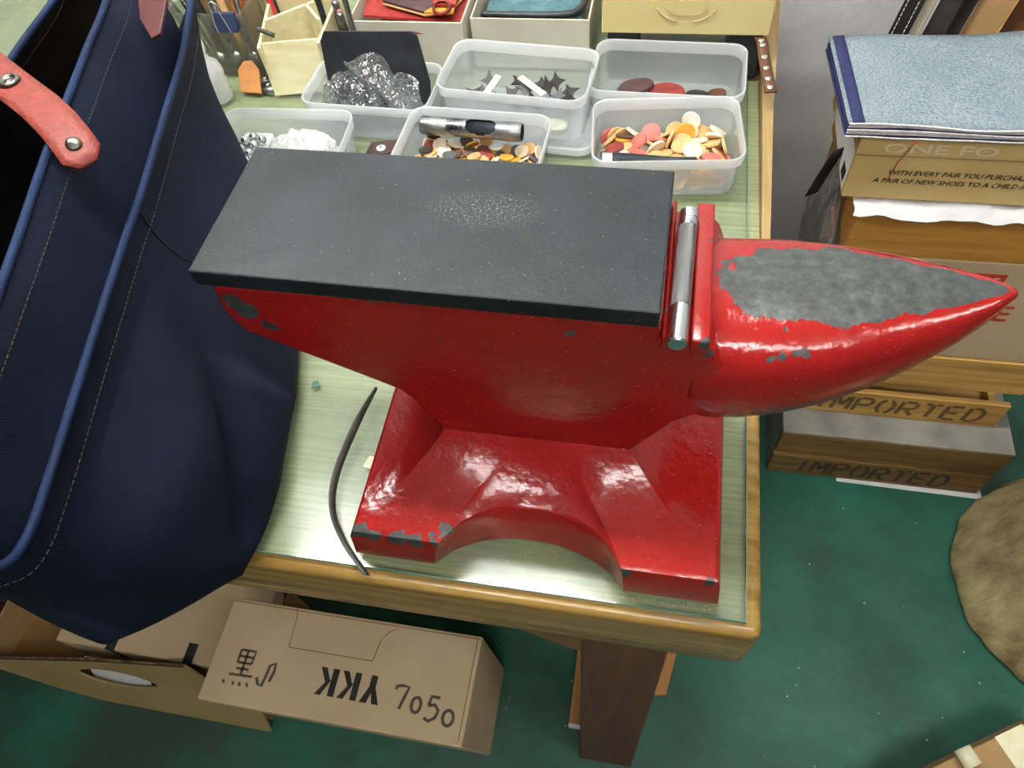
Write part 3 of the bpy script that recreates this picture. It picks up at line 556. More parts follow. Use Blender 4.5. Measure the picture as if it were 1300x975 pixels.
SIM4 = '362,335,58,939,18,-55,338;614,124,23,817,24,-6,-576;-634,-237,19,959,-4,-4,282;178,-318,21,25,27,999,20;-54,286,57,943,-302,-109,84;-550,334,20,10,969,247,5;629,-242,40,112,-447,-871,167;-395,-336,37,979,-105,-141,103;-637,187,34,795,-75,85,-596;348,-334,20,627,0,-18,779;561,84,68,887,119,147,-420;-379,330,20,988,-8,-2,-156;572,334,20,1000,-8,0,29;442,334,33,98,339,935,44;-564,-56,19,938,-4,-4,346;-206,335,25,998,-47,-23,-34;-285,-334,19,977,2,-1,-215;272,334,19,775,0,-1,-632;634,-48,19,150,15,15,-988;103,334,19,794,4,-4,-608;-673,337,80,573,-251,-779,38;585,-305,36,975,-50,170,131;196,193,49,932,-102,-25,-348;-475,222,35,991,130,15,27;644,184,66,880,-185,311,309;-52,188,36,941,56,-162,-291;-113,-330,19,359,-1,-6,933;508,183,36,973,-93,-143,154;-499,-163,36,866,39,121,-483;304,-14,42,221,373,901,-19;-304,336,57,966,-90,-24,-240;-684,42,80,816,-47,-576,-7;112,335,53,962,54,-4,266;-465,327,78,88,-509,-828,218;531,336,73,924,63,144,-348;-486,153,56,872,195,-246,376;397,335,98,25,-957,-256,-135;114,310,76,9,23,-998,-53;-634,-246,52,970,50,7,-236;118,-249,56,950,-283,-29,-132;-282,-216,45,746,-54,-211,-629;-403,335,99,830,-97,41,-548;-222,29,67,975,-5,-25,-220;-13,-334,52,855,-5,-40,516;172,32,43,616,161,87,-766;512,-104,75,954,-102,-24,-280;-183,-334,50,768,36,-36,639;609,-10,123,60,-110,278,-953;497,-335,31,90,638,-763,-37;59,-334,30,307,124,-42,-943;-132,-152,54,987,71,106,96;518,-128,53,990,-104,15,95;263,195,98,829,-20,287,-480;-77,-179,64,924,97,83,360;-142,-7,93,973,5,231,14;-67,-183,89,980,77,102,151;-614,27,41,955,-87,-192,-206;417,-181,72,798,444,-28,-408;645,-206,67,819,17,272,504;-171,237,84,843,55,-125,-520;177,-328,93,130,175,-915,-341;-325,176,73,75,335,-938,49;707,42,95,446,-549,-446,549;-65,358,76,557,-338,223,725;-596,320,80,693,-33,249,-676;402,103,40,970,-84,-190,123;-61,137,84,12,-710,702,-48;-498,279,145,457,120,-152,868;452,-45,88,209,-64,949,-225;86,-118,66,832,-10,118,-542;241,-407,90,572,572,-416,416;342,172,40,96,977,-65,180;679,321,104,821,138,526,173;645,-156,91,716,1,329,615;586,49,79,81,-765,615,173;-508,130,65,781,143,-279,540;-401,-155,59,995,97,-5,6;-605,-347,52,955,278,81,66;549,-271,112,879,-24,-245,408;10,33,39,144,367,-915,-82;-627,226,88,939,164,221,-204;-44,338,66,891,-403,-44,205;-236,-141,83,7,901,-356,249;14,-318,95,885,1,-150,440;237,-194,95,942,121,285,-126;-589,71,82,113,652,749,45;113,-194,143,457,127,-11,-881;-238,226,103,919,-16,-70,388;-447,-312,51,246,154,-234,-928;-345,-339,102,132,-965,142,176;402,-204,78,889,351,-273,113;-443,-181,81,37,-342,935,89;-163,-325,77,963,50,9,-266;145,-149,81,25,924,-290,-247;142,-39,41,955,188,-29,-228;-512,-407,86,701,701,92,-92;646,-99,131,255,-150,-955,23;34,250,118,942,97,182,-265;-64,-389,136,432,-604,-512,-432;-120,-281,113,711,74,-44,697;-352,-210,101,939,95,-24,330;-315,-14,77,725,201,-132,-646;-339,339,123,616,-209,-31,-759;-130,358,109,853,-361,-345,-151;-273,162,127,544,-113,-114,824;-555,-367,123,718,568,273,-294;-205,407,116,702,-701,91,92;3,-131,108,736,106,33,668;-541,-263,128,933,-159,160,-281;231,33,86,862,-10,188,-471;-606,250,121,960,196,193,-58;274,338,83,626,283,-63,-724;-690,-334,120,158,753,243,591;634,-407,86,598,598,378,-378;288,75,101,5,170,-81,982;-586,-251,107,38,-204,-158,-965;-465,30,78,964,127,-212,-100;-636,-165,106,705,-409,-378,-439;609,22,93,707,66,179,-681;-669,-46,144,723,494,332,351;-196,84,116,949,-287,-119,-47;-314,-144,144,847,-33,344,404;-635,-125,114,647,-492,-403,-420;372,-188,123,714,448,61,-534;-455,-264,157,515,-3,-21,857;-487,-105,162,451,406,788,-107;-418,8,54,919,64,-285,-264;-200,-93,144,903,1,-91,420;525,182,104,278,193,-316,-886;-121,210,130,798,29,126,-589;-16,-26,73,27,889,-432,-147;-17,-296,136,23,-244,965,90;-416,178,136,121,-818,-560,-54;659,-321,91,291,-286,469,-784;-488,-126,135,417,813,353,203;188,-167,86,504,-181,169,-827;215,30,178,174,933,162,271;255,-308,115,954,105,256,-114;250,-87,130,398,-640,-300,-585;-415,-191,133,59,342,934,82;-82,-52,146,141,-551,820,-68;36,400,142,723,-657,-137,-164;404,-335,80,86,-73,42,-993;-575,-37,103,882,412,228,25;334,-316,52,2,-352,936,-18;102,-63,127,839,-350,246,337;-591,371,177,141,272,832,-463;486,291,137,121,-655,745,47;644,338,57,321,-586,-739,85;-576,127,140,988,-105,-64,93;361,-327,113,84,-374,-924,-4;194,243,90,820,5,107,-563;-16,43,114,979,90,87,161;-287,-306,126,719,179,40,670;-34,108,161,873,-42,-165,-457;415,184,97,783,-221,36,580;79,182,127,19,-746,658,101;92,105,79,728,-101,-61,675;-542,-39,123,470,-786,-400,30;289,-25,150,427,-543,722,35;70,64,132,973,113,39,195;559,342,126,941,223,-35,-253;333,170,134,875,-107,81,466;394,-333,135,811,70,37,580;-186,-301,140,440,18,95,-893;169,340,126,985,-163,-36,-48;-248,-400,138,651,589,322,-354;355,-40,134,273,170,919,227;-371,-16,119,408,28,158,-899;-325,91,163,91,779,-619,36;-627,142,170,715,-67,-137,-682;408,-5,135,203,500,819,197;440,35,110,197,410,889,47;524,-331,125,475,-159,-136,854;-566,104,119,800,-36,-118,-587;654,205,106,400,802,-391,-209'
TOOL1 = [-0.0261, -0.0328, 0.0282, 0.644, 0.346, 0.548, 0.406]
TOOL4 = [-0.011, 0.0225, 0.0259, 0.697, -0.036, 0.715, -0.035]
# ---------------------------------------------------------------- plastic tubs on the bench
def rrect(w, d, r, n=5):
    out = []
    for cx, cy, a in ((w/2 - r, d/2 - r, 0), (-w/2 + r, d/2 - r, 90), (-w/2 + r, -d/2 + r, 180), (w/2 - r, -d/2 + r, 270)):
        for k in range(n + 1): an_ = math.radians(a + 90*k/n); out.append((cx + r*math.cos(an_), cy + r*math.sin(an_)))
    return out
def tub(label, x, y, rz, w=.160, d=.100, h=.048, z=T, name='plastic_tub'):
    t = thing(name, label, 'tub', (x, y, z), (0, 0, rz), 'clear plastic tubs on the bench')
    def ring(k, zz, ins=0): return [Vector((px, py, zz)) for px, py in rrect(w*k - 2*ins, d - (w - w*k) - 2*ins, .017 - ins*.5)]
    b = MB(); hb = h - .013
    outer = [ring(.925, 0), ring(.94, .003), ring(.965, hb)]; inner = [ring(.965, hb, .0012), ring(.94, .004, .0012), ring(.925, .0014, .0012)]
    b.loft(outer, True, False, True); b.loft(inner, False, True, True); b.build('tub_wall', MAT['tub'], t, local=True, smooth=True, auto=.9)
    b = MB(); b.loft([ring(.965, hb), ring(.99, hb + .001), ring(1.0, h - .0005), ring(.995, h), ring(.985, h), ring(.975, h - .001), ring(.965, hb + .001, .0012), ring(.965, hb, .0012)], False, False, True)
    b.build('tub_rim', MAT['tubrim'], t, local=True, smooth=True, auto=.9)
    return t
t1 = tub('clear tub of large leather discs beside the tubs’ right end of the bench, nearest the anvil', .1405, .353, .095, .160, .106, .052)
t1['label'] = 'clear plastic tub of large mixed leather discs at the bench right edge'
t2 = tub('clear plastic tub holding a few dark ovals, half under the cream box', .1360, .462, -.03, .176, .102, .052)
t3 = tub('clear plastic tub of black offcuts and white strips standing on its lid', -.0330, .4235, -.095, .176, .098, .060, z=T + .0105)
t4 = tub('clear plastic tub of small mixed leather discs behind the face plate', -.0700, .3225, -.05, .166, .104, .050)
t5 = tub('clear plastic tub of clear bags with a black sheet sticking out', -.2120, .4180, -.05, .160, .092, .050)
t6 = tub('clear plastic tub of clear beads and a white bag beside the tote', -.2960, .3140, .03, .160, .100, .050)
ld = thing('tub_lid', 'clear plastic lid lying under the tub of black offcuts', 'lid', (-.022, .4200, T), (0, 0, -.095))
b = MB(); b.loft([[Vector((px, py, zz)) for px, py in rrect(.172 - i, .106 - i, .018)] for i, zz in ((.004, 0), (.0, .0015), (0, .010), (.003, .010), (.003, .0022), (.006, .0022))], True, True, True)
b.build('lid_shell', MAT['tubrim'], ld, local=True, smooth=True, auto=.9)

def discmesh(r, t, nm, mat):
    b = MB(); b.lathe([(r*.96, -t/2), (r, -t*.3), (r, t*.3), (r*.96, t/2)], 20, None, True, True, False)
    o = b.build(nm, mat, local=True); me = o.data; bpy.data.objects.remove(o); return me
CN = dict(tan='tan', pale='pale undyed', ochre='ochre yellow', brown='dark brown', blackd='black', pink='pink', maroon='maroon', white='white', grey='grey', teal='teal')
def discs(data, tubo, r, t, weights, lab, grp, seed):
    rnd = random.Random(seed); keys = list(weights); ms = {k: discmesh(r, t, 'leather_disc', MAT[k]) for k in keys}
    for rec in data.split(';'):
        v = [int(q) for q in rec.split(',')]; k = rnd.choices(keys, [weights[q] for q in keys])[0]
        o = bpy.data.objects.new('leather_disc', ms[k]); COL.objects.link(o)
        L = Matrix.Translation((v[0]/1e4, v[1]/1e4, v[2]/1e4 + .0016)) @ Quaternion([q/1e3 for q in v[3:]]).normalized().to_matrix().to_4x4()
        o.matrix_basis = tubo.matrix_basis @ L
        tag(o, lab % CN[k], 'disc', grp % CN[k])
discs(SIM1, t1, .0106, .0032, dict(tan=5, pale=3, ochre=2, brown=1, blackd=1, pink=2, maroon=.6, white=.7, grey=.3), 'large %s leather disc heaped in the tub at the bench right edge', 'large %s discs in the right tub', 4)
discs(SIM4, t4, .0084, .0024, dict(tan=5, pale=3, ochre=2, brown=2, blackd=1.3, maroon=1, white=.5, grey=.6, teal=.3), 'small %s leather disc heaped in the tub behind the face plate', 'small %s discs in the middle tub', 8)
def at_tool(tubo, rec): return tubo.matrix_basis @ Matrix.Translation((rec[0], rec[1], rec[2] + .0016)) @ Quaternion(rec[3:]).normalized().to_matrix().to_4x4()
# cone punch on the large discs
M1 = tubo_m = t1.matrix_basis @ Matrix.Translation((-.022, -.0345, .0375)) @ Matrix.Rotation(PI/2 + .04, 4, 'Y')
p = thing('hole_punch', 'tapered dark hole punch with bright tip lying on the large discs', 'tool', M1.translation)
MB().lathe([(.0075, -.047), (.0084, -.046), (.0084, -.036)], 24, M1, True, True).build('cutting_end', MAT['chrome'], p, auto=.6)
MB().lathe([(.0084, -.036), (.0082, -.030), (.0046, .026), (.0046, .052), (.0030, .054)], 24, M1, True, True).build('shank', MAT['darksteel'], p, auto=.6)
# tube punch with an ejection window on the small discs
M4 = at_tool(t4, TOOL4); M4 = t4.matrix_basis @ Matrix.Translation((-.008, .0300, .0405)) @ Matrix.Rotation(PI/2, 4, 'Y')
p = thing('tube_punch', 'thick steel tube punch with a side opening lying on small discs', 'tool', M4.translation)
b = MB(); NSEG = 32; PR = [(.0098, -.060), (.0104, -.058), (.0104, -.030), (.0100, -.029), (.0100, -.027), (.0104, -.026)] + [(.0104, -.005 + .035*k/14) for k in range(15)] + [(.0104, .036), (.0108, .040), (.0108, .056), (.0096, .059)]
win = lambda a, zz: abs(a - math.radians(205)) < math.radians(62) * math.sqrt(max(0, 1 - ((zz - .0125) / .0180) ** 2))
fs = []; vs = [Vector((r*math.cos(2*PI*j/NSEG), r*math.sin(2*PI*j/NSEG), zz)) for r, zz in PR for j in range(NSEG)]
for i in range(len(PR) - 1):
    for j in range(NSEG):
        if not win(2*PI*(j + .5)/NSEG, (PR[i][1] + PR[i+1][1])/2): fs.append((i*NSEG + j, i*NSEG + (j+1) % NSEG, (i+1)*NSEG + (j+1) % NSEG, (i+1)*NSEG + j))
fs.append(tuple(range(NSEG))[::-1]); b.add([M4 @ q for q in vs], fs, True); b.build('tube', MAT['steel'], p)
MB().lathe([(.0085, .0588), (.0085, -.012), (.0001, -.012)], 24, M4, False, False).build('bore', MAT['darksteel'], p)

# ovals in the tub under the cream box
def oval(x, y, z, rx, ry, mat, lab, rot=(0, 0, 0), th=.004):
    b = MB(); b.loft([[Vector((rx*k*math.cos(2*PI*j/28), ry*k*math.sin(2*PI*j/28), zz)) for j in range(28)] for k, zz in ((.97, 0), (1, th*.25), (1, th*.75), (.96, th))])
    o = b.build('oval_patch', mat, local=True); o.location = (x, y, z); o.rotation_euler = rot; return tag(o, lab, 'oval')
oval(.0960, .480, T + .0065, .0215, .0125, MAT['grey'], 'grey leather oval in the tub half under the cream box', (.05, -.10, .3))
oval(.1000, .478, T + .0120, .0215, .0125, MAT['choc'], 'greyish brown leather oval lying on top of the grey oval', (.05, -.08, .22))
oval(.1370, .476, T + .0075, .0215, .0135, MAT['maroon'], 'reddish brown leather oval in the tub half under the cream box', (.12, .0, 0))
oval(.1740, .474, T + .0040, .0150, .0095, MAT['blackd'], 'black leather oval in the tub half under the cream box', (0, 0, -.1))
oval(.1965, .479, T + .0040, .0115, .0085, MAT['rust'], 'small rusty brown oval in the tub half under the cream box', (0, 0, .4))

# black offcuts, strips and blue disc in the tub on its lid
def starpiece(r1, r2, th, mat, x, y, z, rot, lab, grp=None):
    pts = []
    for k in range(4):
        a0 = k*PI/2; pts.append((r1*math.cos(a0), r1*math.sin(a0)))
        for q in (.25, .5, .75): a = a0 + PI/2*q; rr = r2 + (r1 - r2) * (2*abs(q - .5)) ** 2 * .6; pts.append((rr*math.cos(a), rr*math.sin(a)))
    o = MB().prism(pts, th).build('leather_offcut', mat, local=True); o.location = (x, y, z); o.rotation_euler = rot; return tag(o, lab, 'offcut', grp)
rnd = random.Random(5); OX, OY, OZ = -.033, .4360, T + .0200
for i, (dx, dy, dz, rx, ry, rz) in enumerate([(-.045,.014,.012,.9,.2,.4), (-.058,-.012,.010,.2,-.2,.9), (-.03,-.015,.008,.1,.3,.2), (-.012,-.005,.010,.4,-.3,.7), (.004,.004,.013,.5,.2,.1), (.016,-.014,.012,.2,.4,.5), (.030,.006,.017,.9,.2,.75), (.038,.018,.016,1.0,-.1,.2), (.047,-.006,.013,.3,.2,.0), (.058,-.008,.012,.7,.4,.6), (.02,.02,.009,.1,.1,.3), (-.01,.022,.008,.15,.1,.8), (-.05,.0,.006,.05,.1,.3), (.055,.014,.007,.1,.0,.5), (.0,-.024,.006,.1,.2,.0), (.028,-.02,.006,0,.1,.4)]):
    c, s = math.cos(-.095), math.sin(-.095)
    starpiece(.0125, .0055, .0018, MAT['blackd'] if i % 4 else MAT['grey'], OX + c*dx - s*dy, OY + s*dx + c*dy, OZ + dz, (rx, ry, rz), 'pointed black leather offcut lying in the tub that stands on its lid', 'black offcuts in the tub')
for dx, dy, dz, rz, ry, ln, lab in ((-.036, -.006, .020, 1.15, -.25, .036, 'upright white card strip leaning among the black offcuts'), (.013, -.003, .021, -.72, .05, .044, 'slanting white card strip lying across the black offcuts')):
    o = MB().rbox(-ln/2, ln/2, -.0042, .0042, 0, .0014, .0004).build('card_strip', MAT['cream'], local=True); o.location = (OX + dx, OY + dy, OZ + dz); o.rotation_euler = (0, ry, rz); tag(o, lab, 'strip')
o = oval(OX + .034, OY - .026, OZ + .014, .0095, .0075, MAT['blue'], 'shiny blue disc among the black offcuts', (.35, 0, 0), .003); o.name = 'blue_disc'
for dx, dz, rz in ((.040, -.0085, .2), (.046, -.005, -.3), (.035, -.011, .5)):
    o = oval(OX + dx, OY - .040, OZ + dz, .014, .010, MAT['cream'], 'pale yellow leather scrap at the bottom of the tub of offcuts', (.05, 0, rz), .003); o['group'] = 'pale scraps in the tub of offcuts'; o.name = 'leather_scrap'

# crumpled film bags
def crumple(cx, cy, z0, rx, ry, h, seed, n=40, m=18, amp=.35):
    L = []
    for i in range(m):
        v = i/(m-1); row = []
        for j in range(n):
            a = 2*PI*j/n; r = math.sin(PI*(.04 + .92*v)) ** .6
            q = 1 + amp * noise.noise(Vector((math.cos(a)*1.8 + seed, math.sin(a)*1.8, v*3))) + amp*.8 * abs(noise.noise(Vector((math.cos(a)*6, math.sin(a)*6 + seed, v*9))))
            row.append((cx + rx*r*q*math.cos(a), cy + ry*r*q*math.sin(a), z0 + h * v * (1 + amp*.5*noise.noise(Vector((a*2 % 6, seed, v*4))))))
        L.append(row)
    return MB().loft(L, True, True, False)
tag(crumple(-.2360, .4090, T + .003, .036, .024, .062, 2).build('plastic_bag', MAT['poly']), 'crumpled clear plastic bag against the tall bag in the tub', 'bag')
rows = [[(-.228 + .058*u + .012*math.sin(5*v), .4020 + .012*v + .010*math.sin(7*u + 3*v), T + .008 + .082*v - .022*abs(u - .45)*v) for u in [k/12 for k in range(13)]] for v in [k/12 for k in range(13)]]
tag(MB().sheet(rows, .0006, False).build('plastic_bag', MAT['poly']), 'tall folded clear plastic bag standing before the black sheet', 'bag')
rows = [[(-.172 - .012*v + .030*u, .402 + .006*u + .008*math.sin(9*v), T + .006 + .055*v + .010*math.sin(4*u + 6*v)) for u in [k/10 for k in range(11)]] for v in [k/10 for k in range(11)]]
tag(MB().sheet(rows, .0006, False).build('plastic_bag', MAT['poly']), 'small clear plastic bag at the right end of the tub', 'bag')
bs = MB(); bs.prism([(0, 0), (.128, 0), (.128, .040), (.116, .092), (.110, .096), (.002, .096), (-.004, .085)], .0022, frame((-.272, .4150, T + .006), (1, .03, 0), (.02, .36, 1)))
tag(bs.build('black_sheet', MAT['black'], bevel=.0006), 'stiff black leather sheet standing up out of a tub', 'sheet')
tag(crumple(-.2700, .3120, T + .004, .036, .028, .050, 7, amp=.28).build('plastic_bag', MAT['polywhite']), 'crumpled white plastic bag filling the tub beside the tote', 'bag')
bead = None
for i, (dx, dy, dz) in enumerate([(-.052, .012, .0), (-.040, .006, .0), (-.053, -.002, .0), (-.041, -.008, .0), (-.062, .006, .0), (-.047, .003, .0085), (-.034, .016, .0), (-.046, .020, .0), (-.063, -.012, 0), (-.052, -.018, 0), (-.040, -.022, 0), (-.0465, -.0125, .0085)]):
    if bead is None:
        b = MB(); b.lathe([(.0001, -.0058)] + [(.0058*math.sin(PI*k/10), -.0058*math.cos(PI*k/10)) for k in range(1, 10)] + [(.0001, .0058)], 16, None, False, False); o = b.build('clear_bead', MAT['chrome'], local=True); bead = o
    else: o = bead.copy(); COL.objects.link(o)
    o.location = (-.296 + dx, .314 + dy, T + .0300 + dz); tag(o, 'shiny silver ball in the tub beside the tote', 'ball', 'shiny balls in the tub beside the tote')
    o.name = 'metal_ball'
tag(MB().rbox(-.362, -.325, .285, .352, T + .0030, T + .0238, .003).build('ball_carton', MAT['whiteplastic']), 'white carton under the shiny balls in the tub', 'carton')
tagp = MB(); tagp.prism([(-.024, -.012), (.024, -.010), (.026, .010), (-.014, .014)], .0016, TR(-.1935, .3600, T + .0002, 0, 0, .3)); tt = thing('leather_tag', 'dark brown leather tag with a white round sticker between two tubs', 'tag', (-.1935, .36, T))
tagp.build('tag_body', MAT['choc'], tt); MB().lathe([(.0058, 0), (.0058, .0004)], 20, TR(-.1960, .3590, T + .0019)).build('sticker', MAT['whiteplastic'], tt)
strokes([arc(0, 0, .002, .002, 60, 300, 8), [(0, 0), (.002, 0)]], .0006, TR(-.1960, .3590, T + .0024)).build('sticker_mark', MAT['ink'], tt)

# ---------------------------------------------------------------- boxes and tools at the back of the bench
def openbox(name, label, x0, x1, y0, y1, z0, h, th, mat, cat='box', rz=0):
    t = thing(name, label, cat, ((x0+x1)/2, (y0+y1)/2, z0))
    MB().box(x0, x1, y0, y1, z0, z0 + th).build('bottom', mat, t)
    for nm, a in (('front_panel', (x0, x1, y0, y0 + th)), ('back_panel', (x0, x1, y1 - th, y1)), ('side_panel', (x0, x0 + th, y0 + th, y1 - th)), ('side_panel', (x1 - th, x1, y0 + th, y1 - th))):
        MB().box(*a, z0 + th, z0 + h).build(nm, mat, t, bevel=.0004, seg=1)
    return t
lb = openbox('scrap_box', 'grey cardboard box heaped with red and brown leather scraps', -.268, -.119, .5150, .69, T, .068, .0022, MAT['greycard'])
lb2 = openbox('dark_scrap_box', 'grey cardboard box holding a dark leather case', -.112, .0370, .5290, .70, T, .066, .0022, MAT['greycard'])
def scrap(name, poly, x, y, z, rot, th, mat, lab, edge=None):
    t = None
    b = MB(); b.prism(poly, th); o = b.build(name, mat, local=True); o.location = (x, y, z); o.rotation_euler = rot; return tag(o, lab, 'leather')
scrap('leather_scrap', [(-.07,-.03),(.06,-.05),(.075,.03),(-.02,.06),(-.075,.04)], -.193, .585, T + .050, (-.05, .03, .1), .003, MAT['redl'], 'large red leather scrap in the grey box')
scrap('leather_scrap', [(-.05,-.022),(.015,-.042),(.042,-.034),(.052,.02),(.0,.05),(-.056,.03)], -.186, .588, T + .0585, (-.06, .02, -.08), .0032, MAT['choc'], 'dark brown leather scrap lying on the red one')
scrap('leather_scrap', [(-.05,-.024),(.015,-.044),(.044,-.036),(.054,.02),(.0,.052),(-.058,.032)], -.186, .588, T + .0568, (-.06, .02, -.08), .0014, MAT['tan'], 'tan backing layer under the dark brown scrap')
scrap('leather_scrap', [(-.020,-.026),(.016,-.022),(.016,.028),(-.012,.032),(-.006,.0)], -.1540, .560, T + .0625, (-.15, .1, .1), .003, MAT['ochre'], 'ochre yellow leather scrap in the grey box corner')
scrap('leather_scrap', [(-.016,-.018),(.014,-.016),(.014,.022),(-.014,.02)], -.1500, .566, T + .0670, (-.12, .1, .1), .003, MAT['redl'], 'small red leather scrap lying on the ochre one')
scrap('leather_scrap', [(-.02,-.018),(.018,-.015),(.014,.02),(-.018,.02)], -.2200, .552, T + .043, (-.3, .1, .2), .003, MAT['orange'], 'orange leather scrap tucked under the red one')
scrap('leather_scrap', [(-.03,-.015),(.03,-.013),(.03,.02),(-.03,.02)], -.160, .5290, T + .048, (-.35, .0, .05), .003, MAT['maroon'], 'maroon leather scrap against the grey box front')
scrap('leather_scrap', [(-.025,-.02),(.02,-.016),(.025,.03),(-.02,.03)], -.235, .61, T + .075, (.15, .2, .4), .003, MAT['orange'], 'orange leather scrap standing at the grey box left end')
rng = MB(); rng.lathe([(.009, 0), (.012, .001), (.012, .004), (.009, .005)], 24, TR(-.1500, .5420, T + .0690, .2, 0, 0), False, False); tag(rng.build('leather_ring', MAT['maroon']), 'maroon leather ring on the scraps in the grey box', 'ring')
cs = thing('leather_case', 'dark teal leather case with black edging in a grey box', 'case', (-.04, .61, T + .045))
MB().rbox(-.100, .026, .545, .68, T + .045, T + .058, .005, seg=3).build('case_body', MAT['teal'], cs, smooth=True)
b = MB(); b.tube(catmull([(-.100, .545, T + .062), (-.06, .541, T + .064), (0, .543, T + .064), (.022, .556, T + .064), (.027, .60, T + .064), (.027, .66, T + .064)], 30, False), .0045, 8); b.build('case_edging', MAT['black'], cs)
# cream box on two dark blocks
for x0, lab in ((.205, 'dark block under the right end of the cream box'), (.060, 'dark block under the left end of the cream box')):
    tag(MB().rbox(x0, x0 + .037, .5200, .60, T, T + .058, .002).build('support_block', MAT['black']), lab, 'block')
yb = thing('cream_box', 'cream yellow cardboard box with a cut-out tab on dark blocks', 'box', (.15, .60, T + .058))
MB().rbox(.0530, .2470, .5160, .70, T + .058, T + .150, .0015).build('box_body', MAT['yellowbox'], yb)
b = MB(); b.tube([(x, .5155, z) for x, z in [(.1500 + .036*math.cos(a), T + .0990 - .026*math.sin(a)) for a in [PI*(.12 + .30*k/6) for k in range(7)]]], .0007, 5); b.tube([(x, .5155, z) for x, z in [(.1500 + .036*math.cos(a), T + .0990 - .026*math.sin(a)) for a in [PI*(.58 + .30*k/6) for k in range(7)]]], .0007, 5)
b.build('tab_cut', MAT['cardpale'], yb)
MB().prism([(-.022, .030), (-.022, -.010), (-.014, -.018), (.014, -.018), (.022, -.010), (.022, .030)], .0010, frame((.1500, .5157, T + .100), (1, 0, 0), (0, 0, 1))).build('tab', MAT['yellowbox'], yb)
# studded strap hanging over the bench side
sp = thing('studded_strap', 'brown leather strap with a row of silver studs by the cream box', 'strap', (.250, .475, T + .02))
PS = [(.2375, .5150, T + .0555), (.2400, .5080, T + .0540), (.2440, .4800, T + .0480), (.2480, .4560, T + .0430), (.2520, .4360, T + .0395)]
MB().sheet([[(x - .0065, y, z), (x + .0065, y + .001, z)] for x, y, z in PS], .0022).build('strap', MAT['rust'], sp)
for k in range(6):
    u = .12 + .78*k/5; i = min(3, int(u*4)); f_ = u*4 - i; P = Vector(PS[i]).lerp(Vector(PS[i+1]), f_)
    MB().lathe([(.0045, 0), (.0045, .0010), (.0030, .0024), (.0001, .0027)], 14, TR(P.x, P.y, P.z), True, False).build('stud', MAT['chrome'], sp)

# small pale wooden divided box
wb = thing('wooden_tray', 'small pale wooden tray with slanted dividers', 'tray', (-.330, .50, T))
def wpan(nm, pts, th): MB().prism(pts[0], th, pts[1]).build(nm, MAT['palewood'], wb, bevel=.0005, seg=1)
wpan('front_panel', ([(0, 0), (.072, 0), (.078, .066), (-.006, .066)], frame((-.3690, .4560, T), (1, .18, 0), (.0, .24, 1))), .0045)
wpan('back_panel', ([(-.01, 0), (.10, 0), (.10, .080), (-.01, .080)], frame((-.3950, .5680, T), (1, .14, 0), (0, 0, 1))), .005)
wpan('side_panel', ([(0, 0), (.105, 0), (.110, .078), (0, .066)], frame((-.3690, .4560, T), (-.16, 1, 0), (-.02, 0, 1))), .004)
wpan('side_panel', ([(0, 0), (.10, 0), (.10, .078), (0, .066)], frame((-.2960, .4700, T), (.02, 1, 0), (0, 0, 1))), .004)
wpan('divider', ([(0, 0), (.068, 0), (.068, .078), (0, .078)], frame((-.3700, .4960, T + .002), (.72, .62, 0), (0, 0, 1))), .004)
wpan('divider', ([(0, 0), (.045, 0), (.045, .078), (0, .078)], frame((-.3250, .5340, T + .002), (.62, -.72, 0), (0, 0, 1))), .004)
wpan('bottom', ([(0, 0), (.074, .014), (.074, .10), (-.018, .10)], TR(-.3690, .4600, T)), .0025)
def rod(name, a, b_, r, mat, lab, cat='tool', prof=None):
    o = MB().tube([Vector(a).lerp(Vector(b_), k/4) for k in range(5)], r, 10).build(name, mat); return tag(o, lab, cat)
rod('red_pen', (-.3690, .5300, T + .012), (-.3950, .5580, T + .150), .0042, MAT['redplastic'], 'red pen standing in the wooden tray', 'pen')
rod('thin_awl', (-.3600, .5250, T + .010), (-.3850, .5560, T + .14), .0018, MAT['darksteel'], 'thin dark awl beside the red pen', 'awl')
rod('dark_rod', (-.3180, .5540, T + .010), (-.3260, .5640, T + .15), .0042, MAT['darksteel'], 'dark rod standing in the back of the wooden tray', 'rod')
rod('wood_stick', (-.3540, .4800, T + .068), (-.3720, .4760, T + .0795), .0030, MAT['strap'], 'short brown stick resting over the wooden tray edge', 'stick')
for i, (x, y) in enumerate(((-.2825, .5260), (-.2680, .5000))):
    t = thing('marker_pen', ('black marker with a silver cap leaning beside the wooden tray', 'black marker with a silver cap in front of the other marker')[i], 'marker', (x, y, T))
    MB().lathe([(.0055, 0), (.0055, .070), (.0050, .072)], 16, TR(x, y, T, 0, 0, 0)).build('barrel', MAT['blackd'], t); MB().lathe([(.0050, .072), (.0048, .086), (.003, .088)], 16, TR(x, y, T)).build('cap', MAT['steel'], t)
tag(MB().rbox(-.2600, -.2530, .4985, .5030, T, T + .105, .0015).build('metal_ruler', MAT['steel']), 'narrow grey metal bar standing before the leather scraps', 'bar')
tag(MB().rbox(-.2760, -.2690, .5080, .5140, T, T + .085, .002).build('pink_stick', MAT['pink']), 'pink plastic stick beside the narrow grey bar', 'stick')
